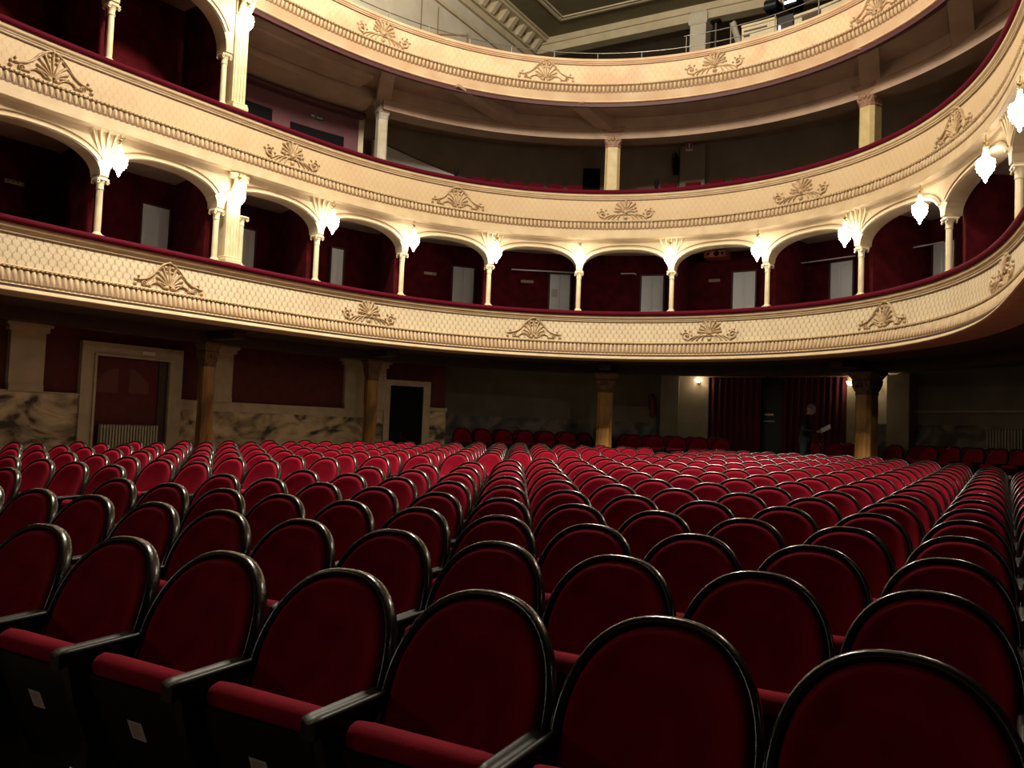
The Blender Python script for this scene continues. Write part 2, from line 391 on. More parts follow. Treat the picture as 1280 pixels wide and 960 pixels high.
    fin(mb, 'serrated_edge_and_shade', M_['groove'], 'dark serrated edge below the leaves and painted shade between them')
    if rail:
        mb = MB(); r_ = []
        a, b = -.075+F(zt), .20+F(zt)
        r_ = [(a+.02, zv+.0), (a, zv+.03), (a+.005, zt-.03), (a+.04, zt-.006), (a+.08, zt), (b-.05, zt-.004), (b-.01, zt-.02), (b, zv+.0)]
        mb.sweep(r_, s_lo, s_hi, .1, closed=True, smooth=True)
        fin(mb, 'velvet_handrail', M_['velvet_rail'], 'dark red velvet covered handrail')
    for s, kindo in orns:
        z0 = zf1+.005
        f = lambda u, v, out, s=s: W(s+u*1.14/K, F(z0+v*1.06/K)-.012-out/K, z0+v*1.06/K)
        mb = palmette(f) if kindo == 'A' else pediment(f)
        o = fin(mb, 'palmette_ornament' if kindo == 'A' else 'shell_ornament', M_['orn'], 'plaster palmette between two scrolls' if kindo == 'A' else 'plaster shell under a curved gable')
    return root
balcony(1, 2.5, 2.405, 2.285, 2.27, 1.87, 1.64, 1.5, 'lowest cream balcony front with scale frieze and red velvet rail', 'frieze1', 'cream', True,
        [(2.51, 'B'), (6.49, 'A'), (10.06, 'B'), (13.68, 'A'), (17.43, 'B'), (21.3, 'A')], 1.6, S0+.3, S1-.3)
balcony(2, 5.03, 4.94, 4.825, 4.81, 4.39, 4.20, 3.99, 'middle cream balcony front with faint frieze and red velvet rail', 'frieze2', 'cream', True,
        [(.61, 'B'), (4.69, 'A'), (8.34, 'B'), (11.88, 'A'), (15.5, 'A'), (19.25, 'B')], 4.1, S0+.3, S1-.3)
balcony(3, 7.9, 7.88, 7.77, 7.755, 7.38, 7.20, 7.01, 'topmost worn cream gallery front without velvet rail', 'frieze3', 'cream_worn', False,
        [(2.9, 'B'), (6.68, 'A'), (10.16, 'B'), (13.55, 'A'), (16.87, 'B')], 7.1, S0+.3, S1-.3)
# ------------------------------------------------------------------ slabs, beams, walls
LO, HI = S0+.3, S1-.3
def slab(name, prof, m, s0=LO, s1=HI, step=.15, label=None):
    mb = MB(); mb.sweep(prof, s0, s1, step, closed=True); return struct(recalc(mb.build(name, m)), label)
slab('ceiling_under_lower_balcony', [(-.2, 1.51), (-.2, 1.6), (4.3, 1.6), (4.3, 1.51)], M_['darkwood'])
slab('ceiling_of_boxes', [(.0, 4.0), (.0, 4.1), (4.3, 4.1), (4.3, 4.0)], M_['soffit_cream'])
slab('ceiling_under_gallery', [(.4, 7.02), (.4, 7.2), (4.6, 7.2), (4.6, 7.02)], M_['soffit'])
slab('trim_1', [(1.34, 1.32), (1.34, 1.52), (1.66, 1.52), (1.66, 1.32)], M_['darkwood'])
slab('trim_2', [(1.30, 6.56), (1.30, 7.03), (1.75, 7.03), (1.75, 6.56)], M_['soffit'], 7.3, HI)
slab('trim_3', [(1.27, 6.78), (1.27, 7.03), (1.31, 7.03), (1.31, 6.78)], M_['soffit'], 7.3, HI)
slab('trim_4', [(.36, 6.93), (.36, 7.03), (.5, 7.03), (.5, 6.96)], M_['plum_dark'])
# ground-floor walls
SW = 8.45
slab('wall_left', [(2.1, -1.6), (2.1, 1.55), (2.3, 1.55), (2.3, -1.6)], M_['panelred'], LO, SW+.45)
mb = MB(); mb.sweep([(3.5, -1.6), (3.5, 1.55), (3.7, 1.55), (3.7, -1.6)], SW+.2, HI, .15, closed=True); struct(recalc(mb.build('wall_back', M_['grey_plaster'])))
mb = MB()
a, b = W(SW+.45, 2.1, 0), W(SW+.55, 3.55, 0)
for q in (0,):
    vs = [Vector((a.x, a.y, -.6)), Vector((b.x, b.y, -.6)), Vector((b.x, b.y, 3.25)), Vector((a.x, a.y, 3.25))]
    off = (b-a).cross(Vector((0, 0, 1))).normalized()*.15
    v2 = [p-off for p in vs]
    mb.add(vs+v2, [[0, 1, 2, 3], [7, 6, 5, 4], [0, 4, 5, 1], [1, 5, 6, 2], [2, 6, 7, 3], [3, 7, 4, 0]])
struct(recalc(mb.build('wall_return', M_['grey_plaster'])))
slab('baseboard_left', [(2.04, -1.6), (2.04, .28), (2.02, .29), (2.02, .31), (2.12, .31), (2.12, -1.6)], M_['marble'], LO, 2.45)
def wallbox(mb, s0, s1, z0, z1, d0, d1, step=.15): mb.sweep([(d0, z0), (d0, z1), (d1, z1), (d1, z0)], s0, s1, step, closed=True)
def wbox(name, s0, s1, z0, z1, d0, d1, m, parent=None, inv=None):
    mb = MB(); wallbox(mb, s0, s1, z0, z1, d0, d1)
    if inv is not None: mb.v = [tuple(inv @ Vector(p)) for p in mb.v]
    return recalc(mb.build(name, m, parent))
struct(wbox('baseboard_left.001', 4.05, 7.9, -1.6, .13, 2.04, 2.12, M_['marble']))
struct(wbox('baseboard_left.002', 8.5, 8.9, -1.6, .33, 2.04, 2.12, M_['marble']))
struct(wbox('trim_5', 4.05, 7.9, .13, .31, 2.03, 2.12, M_['stone']))
struct(wbox('baseboard_back', SW+.5, 12.6, -1.6, .30, 3.44, 3.52, M_['rear_dado']))
struct(wbox('baseboard_back.001', 15.0, HI, -1.6, .42, 3.44, 3.52, M_['rear_dado']))
struct(wbox('trim_6', 15.4, HI, .66, .70, 3.43, 3.52, M_['stone']))
# pilasters on the lower left wall
for i, (s0, s1) in enumerate(((1.27, 1.76), (4.72, 5.06), (7.12, 7.46), (7.68, 7.84))):
    mb = MB(); wallbox(mb, s0, s1, .3 if i < 3 else .3, 1.30, 2.0, 2.12); wallbox(mb, s0-.04, s1+.04, 1.22, 1.30, 1.97, 2.12); wallbox(mb, s0-.08, s1+.08, 1.30, 1.42, 1.94, 2.12); wallbox(mb, s0-.12, s1+.12, 1.42, 1.5, 1.9, 2.12); wallbox(mb, s0, s1, .30, .40, 1.98, 2.12)
    struct(recalc(mb.build('trim_%d' % (7+i), M_['stone'])))
struct(wbox('trim_11', .2, 1.27, 1.28, 1.5, 2.0, 2.12, M_['darkwood']))
# doorway with red drape and radiator
rt = thing('doorway', 'stone framed doorway with dark red panel above a radiator', 'doorway', frame(3.2, 2.1, -1.167)); iv = rt.matrix_world.inverted()
mb = MB(); wallbox(mb, 2.33, 2.56, -1.6, 1.18, 2.0, 2.13); wallbox(mb, 3.88, 4.12, -1.6, 1.18, 2.0, 2.13); wallbox(mb, 2.56, 3.88, .97, 1.18, 2.0, 2.13)
wallbox(mb, 2.53, 2.57, -1.6, .99, 1.97, 2.02); wallbox(mb, 3.87, 3.91, -1.6, .99, 1.97, 2.02); wallbox(mb, 2.53, 3.91, .955, .99, 1.97, 2.02)
mb.v = [tuple(iv @ Vector(p)) for p in mb.v]; recalc(mb.build('door_frame', M_['stone'], rt))
wbox('door_leaf', 2.56, 3.72, -1.6, .965, 2.09, 2.13, M_['panelred'], rt, iv)
wbox('door_reveal', 3.72, 3.88, -1.6, .965, 2.06, 2.13, M_['darkwood'], rt, iv)
for c0, c1, z0, z1 in ((2.62, 3.0, .36, .78), (3.2, 3.55, .36, .78)):
    mb = MB(); n = 8; lo = []; hi = []
    for i in range(n+1):
        s = c0+(c1-c0)*i/n; k = i/n if c0 < 3 else 1-i/n
        lo.append(W(s, 2.082, z0)); hi.append(W(s, 2.082, z0+(z1-z0)*(.45+.55*math.sin(k*PI/2))))
    mb.add(lo+hi, [[i, i+1, n+2+i, n+1+i] for i in range(n)]); mb.v = [tuple(iv @ Vector(p)) for p in mb.v]
    mb.build('curved_panel', mat('faded_red_panel', (.13, .035, .025), .7), rt)
wbox('name_plate', 3.35, 3.58, 1.04, 1.10, 1.985, 2.0, M_['white'], rt, iv)
def radiator(s0, s1, z0, z1, d, label, n):
    r = thing('radiator', label, 'radiator', frame((s0+s1)/2, d, z0)); w = (s1-s0)*K; h = (z1-z0)*K
    mb = MB()
    for i in range(n):
        x = -w/2+w*(i+.5)/n
        mb.box((x, 0, h/2), (w/n*.62, .12, h), None, .015)
    mb.box((0, 0, h*.06), (w, .05, .05)); mb.box((0, 0, h*.93), (w, .05, .05))
    mb.build('fins', M_['radiator'], r)
    for x in (-w/2+.06, w/2-.06):
        mb = MB(); mb.tube([(x, 0, -.1), (x, 0, .02)], .02, 6); mb.build('foot', M_['radiator'], r)
    mb = MB(); mb.tube([(w/2, 0, .06), (w/2+.07, 0, .06), (w/2+.07, 0, -.1)], .015, 6); mb.tube([(w/2+.02, -.02, .06), (w/2+.02, -.09, .06)], .025, 8); mb.build('valve', M_['metal'], r)
    return r
radiator(2.66, 3.70, -.95, -.17, 1.98, 'cream column radiator standing in the doorway left of the amber pillar', 20)
radiator(11.02, 11.40, -.75, .33, 3.34, 'dim column radiator against the back wall behind the central pillar', 9)
radiator(16.5, 17.25, -.6, .36, 3.34, 'pale radiator on the rear wall beside the dark seats at far right', 12)
# dark doorway in the corner
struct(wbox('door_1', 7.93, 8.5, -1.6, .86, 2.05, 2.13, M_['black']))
mb = MB(); wallbox(mb, 7.83, 7.93, -1.6, .96, 2.0, 2.13); wallbox(mb, 8.5, 8.62, -1.6, .96, 2.0, 2.13); wallbox(mb, 7.83, 8.62, .86, .98, 2.0, 2.13); struct(recalc(mb.build('trim_12', M_['stone'])))
struct(wbox('trim_13', 8.62, 8.92, .34, .42, 2.03, 2.12, M_['stone']))
# stalls pillars
def capital_pillar(s, d, z0, z1, w, m, mc, label, lz):
    r = thing('pillar', label, 'pillar', frame(s, d, z0), 'amber pillars under the lower balcony' if lz == 1 else 'yellow pillars under the gallery')
    h = (z1-z0)*K; hw = w/2; ch = hw*.35
    def octo(a, z, k=None):
        k = ch if k is None else k
        return [Vector(p) for p in ((-a+k, -a, z), (a-k, -a, z), (a, -a+k, z), (a, a-k, z), (a-k, a, z), (-a+k, a, z), (-a, a-k, z), (-a, -a+k, z))]
    mb = MB(); mb.loops([octo(hw, .22), octo(hw*.94, h-.50)], True, True, False); mb.build('shaft', m, r)
    mb = MB(); mb.loops([octo(hw*1.25, 0), octo(hw*1.25, .14), octo(hw*1.1, .17), octo(hw*1.05, .23)], True, True, False); mb.build('plinth', m, r)
    mb = MB()
    mb.loops([octo(hw*.98, h-.52), octo(hw*1.02, h-.49), octo(hw*.96, h-.46), octo(hw*1.02, h-.40, ch*.6), octo(hw*1.12, h-.28, .01), octo(hw*1.18, h-.20, .01), octo(hw*1.08, h-.18, .01), octo(hw*1.4, h-.06, .01), octo(hw*1.5, h-.05, .01), octo(hw*1.5, h, .01)], True, True, False)
    mb.build('capital', mc, r)
    mb = MB()
    for q in range(4):
        mm = Matrix.Rotation(q*PI/2, 4, 'Z')
        for i in range(-1, 2): mb.box((i*hw*.55, -hw*1.12, h-.29), (hw*.35, .03, .14), mm, .012)
        mb.lathe([(.001, 0), (hw*.3, .004), (hw*.2, .02), (.001, .028)], 8, mm @ Matrix.Translation((0, -hw*1.13, h-.29)) @ Matrix.Rotation(PI/2, 4, 'X'))
    mb.build('capital_carving', mc, r)
    return r
capdark = mat('dark_capital', (.20, .11, .045), .5, noise=((.12, .065, .03), 9))
capred = mat('reddish_capital', (.36, .20, .12), .6, noise=((.22, .11, .07), 12))
pale_cap = mat('pale_capital', (.48, .42, .36), .6, noise=((.30, .24, .19), 12))
SP = [4.27, 7.40, 11.53, 15.86]
for s, lab in zip(SP, ('amber marble pillar beside the radiator doorway under the lowest balcony', 'amber pillar beside the dark corner doorway', 'amber pillar at the middle of the back row', 'amber pillar right of the standing man')):
    capital_pillar(s, 1.5, -1.12, 1.33, .29 if s < 8 else .42, M_['pillar'], capdark, lab, 1)
for s, lab, mm, cc in ((7.36, 'pale pillar beside the plum wall on the middle balcony', mat('pale_grey_pillar', (.55, .51, .42), .5, noise=((.42, .36, .24), 3)), pale_cap), (11.52, 'yellow pillar with reddish capital above the middle of the middle balcony', M_['pillar_pale'], capred), (15.84, 'yellow pillar with carved capital on the curve of the middle balcony', M_['pillar_pale'], capred)):
    capital_pillar(s, 1.5, 4.1, 6.82, .27 if s < 8 else .42, mm, cc, lab, 2)
# radial beams below the gallery and below the lowest balcony
for i, (a, b, w) in enumerate((((6.95, .42), (7.36, 1.5), .34), ((8.3, .42), (9.85, 1.5), .40), ((10.8, .42), (11.5, 1.5), .40), ((16.5, .42), (15.84, 1.5), .42), ((18.5, .42), (17.4, 1.5), .42))):
    p, q = W(a[0], a[1], 0), W(b[0], b[1], 0); dv = (q-p); L = dv.length; ang = math.atan2(dv.y, dv.x)
    mb = MB(); z1 = K*7.04+H0; h0, h1 = .06, .40
    vs = []
    for x, h in ((0, h0), (L, h1)):
        vs += [(x, -w/2, z1-h), (x, w/2, z1-h), (x, w/2, z1), (x, -w/2, z1)]
    mt = Matrix.Translation((p.x, p.y, 0)) @ Matrix.Rotation(ang, 4, 'Z')
    mb.add([mt @ Vector(v) for v in vs], [[0, 1, 2, 3], [7, 6, 5, 4], [0, 4, 5, 1], [1, 5, 6, 2], [2, 6, 7, 3], [3, 7, 4, 0]])
    struct(recalc(mb.build('trim_%d' % (14+i), M_['soffit'])))
for i, s in enumerate(SP):
    mb = MB(); mm = frame(s, .6, 1.42); mb.box((0, .55, 0.02), (.3, 1.1, .16), mm); struct(mb.build('trim_%d' % (20+i), M_['darkwood']))
# ------------------------------------------------------------------ lower arcade
COLS = [-2.55, -.55, 1.44, 3.36, 5.40, 7.26, 9.12, 10.97, 12.84, 14.76, 16.72, 18.85, 21.3, 23.4]
DC = .12
def arcade(cols, zr, zs, zc, zt, name, label, s_end=None):
    root = thing(name, label, 'arcade', frame(11, DC, zs)); iv = root.matrix_world.inverted()
    body = MB(); lines = MB(); ribs = MB()
    for a, b in zip(cols, cols[1:]):
        g = .055; u0, u1 = a+g, b-g; n = 22; hw = (u1-u0)/2; c = (u0+u1)/2
        zz = []
        for i in range(n+1):
            x = -1+2*i/n; x = math.copysign(1-(1-abs(x))**1.6, x) if abs(x) < 1 else x
            e = max(0, 1-abs(x)**2.5)**(1/2.1); zz.append((c+x*hw, zs+(zc-zs)*e))
        for (sa, za), (sb, zb) in zip(zz, zz[1:]):
            d0, d1 = DC-.10, DC+.16
            A = [W(sa, d0, za), W(sb, d0, zb), W(sb, d0, zt), W(sa, d0, zt), W(sa, d1, za), W(sb, d1, zb), W(sb, d1, zt), W(sa, d1, zt)]
            body.add(A, [[0, 1, 2, 3]]); body.add(A, [[4, 7, 6, 5]]); body.add(A, [[0, 4, 5, 1]], smooth=True)
        # raised archivolt and dark outline
        for off, wd, dp, tgt in ((.012, .03, .028, ribs), (.085, .012, .018, lines)):
            rings = []
            for i in range(2, n-1):
                s_, z_ = zz[i]; sa, za = zz[i-1]; sb, zb = zz[i+1]
                t = Vector((sb-sa, zb-za)).normalized(); nn = Vector((-t.y, t.x))
                if nn.y < 0: nn = -nn
                p0 = (s_+nn.x*off, min(z_+nn.y*off, zt-.03)); p1 = (s_+nn.x*(off+wd), min(z_+nn.y*(off+wd), zt-.02))
                d0 = DC-.10
                rings.append([W(p0[0], d0, p0[1]), W(p0[0], d0-dp, p0[1]), W(p1[0], d0-dp, p1[1]), W(p1[0], d0, p1[1])])
            tgt.loops(rings, True, True, False)
    for a in cols:                                                      # impost block above each capital and fluted flare up to the balcony
        body.box((0, 0, .02), (.15, .24, .08), frame(a, DC+.02, zs-.02)); body.box((0, .036, (zt-zs)*K/2), (.15, .312, (zt-zs)*K), frame(a, DC, zs))
        for i in range(-2, 3) if cols.index(a) % 2 == 0 else ():
            ribs.tube([W(a+i*.03, DC-.095, zs+.14), W(a+i*.055, DC-.105, zs+.34), W(a+i*.10, DC-.13, zs+.52), W(a+i*.12, DC-.16, min(zt-.02, zs+.63))], [.008, .012, .018, .02], 6)
    for mbx, nm, m in ((body, 'arch_wall', M_['cream']), (lines, 'arch_outline', M_['groove']), (ribs, 'arch_moulding', M_['column'])):
        mbx.v = [tuple(iv @ Vector(p)) for p in mbx.v]; mbx.build(nm, m, root)
    return root
arcade(COLS, 2.5, 3.36, 3.78, 4.02, 'arcade', 'row of cream flat arches along the lowest balcony')
arcade(COLS[:4], 5.03, 5.9, 6.62, 7.04, 'arcade', 'cream arches on the middle balcony at upper left')
def make_column(s, zr, zs, label, group):
    h = (zs-zr)*K
    r = thing('column', label, 'column', frame(s, DC, zr), group)
    mb = MB(); mb.lathe([(.056, .07), (.058, .2), (.055, h-.19)], 14); mb.build('shaft', M_['column'], r)
    mb = MB(); mb.box((0, 0, .015), (.17, .17, .03)); mb.lathe([(.082, .03), (.086, .045), (.07, .06), (.062, .075)], 14); mb.build('base', M_['column'], r)
    mb = MB(); mb.lathe([(.06, h-.2), (.07, h-.19), (.06, h-.175), (.062, h-.12), (.078, h-.07), (.10, h-.045)], 14); mb.box((0, 0, h-.03), (.215, .215, .035), None, .01)
    for sx in (-1, 1):
        for sy in (-1, 1):
            mb.tube([(sx*(.085+.022*math.cos(a)), sy*.085, h-.075+.026*math.sin(a)) for a in [2*PI*i/8 for i in range(9)]], .013, 6)
    mb.build('capital', M_['column'], r)
    return r
proto_col = {}
def column(s, tier, label):
    zr, zs = ((2.5, 3.34), (5.03, 5.88))[tier-1]; group = ('slender columns along the lowest balcony', 'slender columns on the middle balcony')[tier-1]
    if tier not in proto_col:
        proto_col[tier] = make_column(s, zr, zs, label, group); return proto_col[tier]
    return dup(proto_col[tier], frame(s, DC, zr), label, group)
vis = [s for s in COLS if 0 < s < 22]
for i, s in enumerate(vis):
    if abs(s-3.36) < .1: lab = 'slender cream column hugging the wide pilaster on the lowest balcony'
    else: lab = 'slender cream column on the lowest balcony, %s from the left' % ORD[i+1]
    column(s, 1, lab)
column(3.83, 1, 'slender half hidden cream column on the right side of the wide lower pilaster')
column(1.44, 2, 'slender cream column standing on the middle balcony at far upper left')
column(3.34, 2, 'slender cream column hugging the wide pilaster on the middle balcony')
def pilaster(s, zr, zt, label):
    r = thing('pilaster', label, 'pilaster', frame(s, DC, zr), 'wide fluted pilasters'); h = (zt-zr)*K
    mb = MB(); w = .30
    mb.box((0, .05, h/2), (w, .26, h))
    for i in range(4): mb.box((-w/2+.045+i*.07, -.09, h*.36), (.04, .03, h*.66), None, .01)
    mb.build('shaft', M_['column'], r)
    mb = MB(); mb.box((0, .0, .05), (w+.06, .34, .10), None, .015); mb.box((0, -.01, .12), (w+.03, .3, .04), None, .01); mb.build('base', M_['column'], r)
    mb = MB(); mb.box((0, 0, h-.52), (w+.06, .34, .05), None, .012)
    for x in (-.09, .0, .09):                                           # carved console bracket that swells towards the hall
        mb.tube([(x, -.09, h-.5), (x, -.15, h-.40), (x, -.24, h-.28), (x, -.27, h-.16), (x, -.22, h-.06)], [.035, .05, .06, .065, .05], 8)
    mb.lathe([(.001, -.2), (.06, -.2), (.075, 0), (.06, .2), (.001, .2)], 10, Matrix.Translation((0, -.20, h-.10)) @ Matrix.Rotation(PI/2, 4, 'Y'))
    for x in (-.12, -.04, .04, .12): mb.lathe([(.001, -.03), (.03, -.02), (.03, .02), (.001, .03)], 8, Matrix.Translation((x, -.30, h-.2)))
    mb.build('bracket_capital', M_['column'], r)
    return r
pilaster(3.63, 2.5, 4.0, 'wide cream fluted pilaster on the lowest balcony')
pilaster(3.60, 5.03, 7.02, 'wide cream fluted pilaster on the middle balcony beside a lit lamp')
# boxes behind the lower arcade
slab('wall_boxes', [(1.65, 1.6), (1.65, 4.0), (1.8, 4.0), (1.8, 1.6)], M_['redwall'])
for i, s in enumerate(COLS):
    mb = MB(); n = 6
    a, b = W(s, .34, 1.6), W(s+(.24 if s < 10 else .0), 1.68, 1.6); z1 = K*4.02+H0
    e = (b-a).cross(Vector((0, 0, 1))).normalized()*.05
    vs = [a-e, a+e, b+e, b-e]; vs += [Vector((p.x, p.y, z1)) for p in vs]
    mb.add(vs, [[3, 2, 1, 0], [4, 5, 6, 7], [0, 1, 5, 4], [1, 2, 6, 5], [2, 3, 7, 6], [3, 0, 4, 7]])
    struct(recalc(mb.build('wall_partition' if i == 0 else 'wall_partition.%03d' % i, M_['redwall'])))
DOORS = [(2.96, 3.45), (4.78, 5.12), (6.56, 6.83), (8.77, 9.25), (10.47, 10.92), (12.02, 12.5), (13.54, 14.02), (15.13, 15.6), (16.79, 17.25), (18.95, 19.4)]
DZ = 3.53
for i, (a, b) in enumerate(DOORS):
    r = thing('door_%d' % (i+2), None, None, frame((a+b)/2, 1.60, 1.6)); r['kind'] = 'structure'; r['label'] = 'pale grey double door at the back of a lower box'
    w = (b-a)*K; h = (DZ-1.6)*K
    mb = MB()
    for sx in (-1, 1):
        mb.box((sx*w/4, .02, h/2), (w/2-.008, .05, h))
        for zc, hh in ((h*.25, h*.34), (h*.72, h*.46)): mb.box((sx*w/4, -.008, zc), (w/2*.62, .02, hh), None, .008)
    mb.build('door_leaf', M_['door'], r)
    mb = MB(); mb.box((-w/2-.02, .02, h/2), (.04, .08, h+.04)); mb.box((w/2+.02, .02, h/2), (.04, .08, h+.04)); mb.box((0, .02, h+.02), (w+.08, .08, .04)); mb.build('door_frame', M_['plum_dark'], r)
    mb = MB(); mb.lathe([(.001, 0), (.018, .005), (.022, .03), (.001, .045)], 8, Matrix.Translation((.03, -.01, h*.46)) @ Matrix.Rotation(PI/2, 4, 'X')); mb.build('door_handle', M_['brass'], r)
def coat_rack(s, z, w, label):
    r = thing('coat_rack', label, 'coat rack', frame(s, 1.625, z), 'coat racks in the boxes')
    mb = MB(); mb.box((0, 0, 0), (w, .03, .07), None, .008); mb.build('board', M_['stone'], r)
    for i in range(4):
        mb = MB(); x = -w/2+w*(i+.5)/4; mb.tube([(x, -.01, 0), (x, -.07, -.01), (x, -.08, .03)], .008, 6); mb.build('hook', M_['metal'], r)
coat_rack(8.42, 3.32, .34, 'coat rack in the box right of the fifth column from left')
coat_rack(10.13, 3.34, .34, 'coat rack beside the door with a notice on it')
coat_rack(13.28, 3.39, .30, 'coat rack in the box under the red brown box')
coat_rack(1.0, 3.36, .34, 'coat rack in the dark box at far left')
r = thing('notice', 'small gridded paper notice on a grey box door', 'notice', frame(10.60, 1.6, 3.1))
mb = MB(); mb.box((0, -.025, 0), (.17, .006, .22)); mb.build('sheet', mat('notice_paper', (.62, .60, .50), .7), r)
mb = MB()
for x in (-.03, .03): mb.box((x, -.03, 0), (.008, .004, .21))
for z in (-.07, 0, .07): mb.box((0, -.03, z), (.16, .004, .008))
mb.build('grid_lines', M_['stone'], r)
def rod(name, pts, label):
    mb = MB(); mb.tube([W(*p) for p in pts], .016, 6); return tag(mb.build(name, M_['white']), label, 'rod', 'pale rods in the boxes')
rod('curtain_rod', [(9.80, 1.3, 3.53), (10.93, 1.3, 3.53)], 'long pale rod across the box with the gridded notice')
rod('curtain_rod', [(11.73, 1.4, 3.55), (11.97, 1.4, 3.55), (11.97, 1.62, 3.57)], 'short pale bent rod in the box left of the bright central lamp')
rod('curtain_rod', [(14.78, .7, 3.55), (14.72, 1.4, 3.56), (15.68, 1.4, 3.56)], 'angled pale rod in the box right of the red brown box')
rod('curtain_rod', [(16.3, 1.3, 3.49), (17.25, 1.3, 3.45)], 'pale rod in the box left of the hanging lamp at right')
r = thing('projector_housing', 'red brown box with round openings under an arch', 'projector box', frame(13.42, 1.2, 3.84))
mb = MB(); mb.box((0, 0, 0), (.55, .5, .17), None, .01); mb.build('case', M_['boxred'], r)
for x, q in ((-.17, .03), (.05, .055), (.2, .03)):
    mb = MB(); mb.lathe([(.001, 0), (q, 0), (q*1.2, .004), (q*1.25, .015), (.001, .016)], 14, Matrix.Translation((x, -.248, 0)) @ Matrix.Rotation(PI/2, 4, 'X')); mb.build('opening', M_['black'], r)
mb = MB(); mb.box((-.2, 0, .12), (.03, .03, .14)); mb.box((.2, 0, .12), (.03, .03, .14)); mb.build('bracket', M_['metal'], r)
# ------------------------------------------------------------------ crystal lamps
def make_lamp(m, label, group):
    r = thing('crystal_lamp', label, 'lamp', m, group)
    mb = MB(); mb.lathe([(.001, .50), (.05, .50), (.055, .47), (.02, .45), (.014, .43)], 10); mb.tube([(0, 0, .62), (0, 0, .28)], .012, 6)
    for i in range(3):
        a = 2*PI*i/3; mb.tube([(.01*math.cos(a), .01*math.sin(a), .47), (.05*math.cos(a), .05*math.sin(a), .39)], .004, 4)
    mb.build('stem', M_['brass'], r)
    mb = MB(); mb.lathe([(.05, .37), (.06, .38), (.06, .395), (.05, .40)], 16); mb.build('ring', M_['brass'], r)
    mb = MB(); rb = lambda q: 1.0 if q % 2 else .84
    mb.lathe([(.035, .36), (.04, .30), (.055, .24), (.075, .19), (.11, .16), (.165, .13), (.15, .10), (.17, .06), (.15, .03), (.165, -.02), (.14, -.05), (.145, -.09), (.10, -.12), (.105, -.15), (.055, -.18), (.06, -.21), (.028, -.24), (.03, -.28), (.001, -.32)], 16, None, False, rb)
    mb.build('crystal_shade', M_['lamp'], r)
    return r
LAMPS = [(1.49, -.25), (3.49, -.25), (5.45, -.25), (7.29, -.25), (9.15, -.25), (10.96, -.25), (12.87, -.25), (14.74, -.25), (16.62, -.16), (18.46, -.12), (20.66, -.1), (22.55, -.1)]
where = ['hanging by the leftmost lower column', 'hanging before the wide lower pilaster', 'third from left along the lowest arcade', 'fourth from left along the lowest arcade', 'fifth from left along the lowest arcade',
         'sixth from left along the lowest arcade', 'seventh from left, the brightest above the centre', 'eighth from left, beside the red brown box', 'ninth from left along the lowest arcade', 'third from right along the lowest arcade', 'second from right, seen whole against a dark arch', 'cut by the right edge of the view']
lamp0 = None
LS = Matrix.Diagonal((.82, .82, .78, 1))
for (s, dl), w in zip(LAMPS, where):
    m = frame(s, dl, 3.53) @ LS; lab = 'lit white crystal lamp '+w
    if lamp0 is None: lamp0 = make_lamp(m, lab, 'crystal lamps along the lowest arcade')
    else: dup(lamp0, m, lab, 'crystal lamps along the lowest arcade')
dup(lamp0, frame(3.50, -.2, 6.40) @ LS, 'lit white crystal lamp on the middle balcony before its wide pilaster', 'crystal lamp of the middle balcony')
# ------------------------------------------------------------------ middle balcony interior
slab('wall_plum', [(2.3, 4.1), (2.3, 6.58), (2.45, 6.58), (2.45, 4.1)], M_['purple'], LO, 7.25)
slab('trim_30', [(2.1, 6.58), (2.1, 6.64), (2.2, 6.74), (2.2, 7.03), (2.45, 7.03), (2.45, 6.58)], M_['plum_dark'], LO, 7.3)
slab('trim_31', [(1.55, 6.80), (1.55, 7.03), (2.2, 7.03), (2.2, 6.70)], M_['soffit'], 3.7, 7.25)
slab('trim_32', [(.9, 6.95), (.9, 7.03), (1.5, 7.03), (1.5, 6.93)], M_['soffit'], 3.7, 6.9)
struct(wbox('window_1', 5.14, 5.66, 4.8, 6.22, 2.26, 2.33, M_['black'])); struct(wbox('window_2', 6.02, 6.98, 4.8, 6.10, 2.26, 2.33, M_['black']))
slab('wall_gallery_back', [(3.3, 4.1), (3.3, 7.03), (3.45, 7.03), (3.45, 4.1)], M_['gallery_wall'], 7.6, HI)
mb = MB(); a, b = W(7.27, 2.3, 4.1), W(7.62, 3.4, 4.1); z1 = 7.0*K+H0
e = (b-a).cross(Vector((0, 0, 1))).normalized()*.1; vs = [a-e, a+e, b+e, b-e]; vs += [Vector((p.x, p.y, z1)) for p in vs]
mb.add(vs, [[3, 2, 1, 0], [4, 5, 6, 7], [0, 1, 5, 4], [1, 2, 6, 5], [2, 3, 7, 6], [3, 0, 4, 7]]); struct(recalc(mb.build('wall_passage', M_['ceil_trim'])))
mb = MB(); top = []; n = 12                                             # sloping pale parapet of the stair
for i in range(n+1):
    s = 7.7+1.7*i/n; zt = 6.45-.62*i/n; top.append((s, zt))
rings = [[W(s, 2.9, 4.1), W(s, 2.9, z), W(s, 3.0, z), W(s, 3.0, 4.1)] for s, z in top]
mb.loops(rings, True, True, False)
r = thing('stair_parapet', 'sloping pale stair wall behind the pale upper pillar', 'stair wall', frame(8.4, 2.95, 4.1)); iv = r.matrix_world.inverted()
mb.v = [tuple(iv @ Vector(p)) for p in mb.v]; recalc(mb.build('wall_panel', mat('pale_grey_plaster', (.40, .38, .36), .8), r))
mb = MB(); mb.tube([W(s, 2.95, z+.03) for s, z in top], .03, 6); mb.v = [tuple(iv @ Vector(p)) for p in mb.v]; mb.build('coping', M_['darkwood'], r)
struct(wbox('door_20', 11.05, 11.3, 4.1, 6.5, 3.26, 3.33, M_['black']))
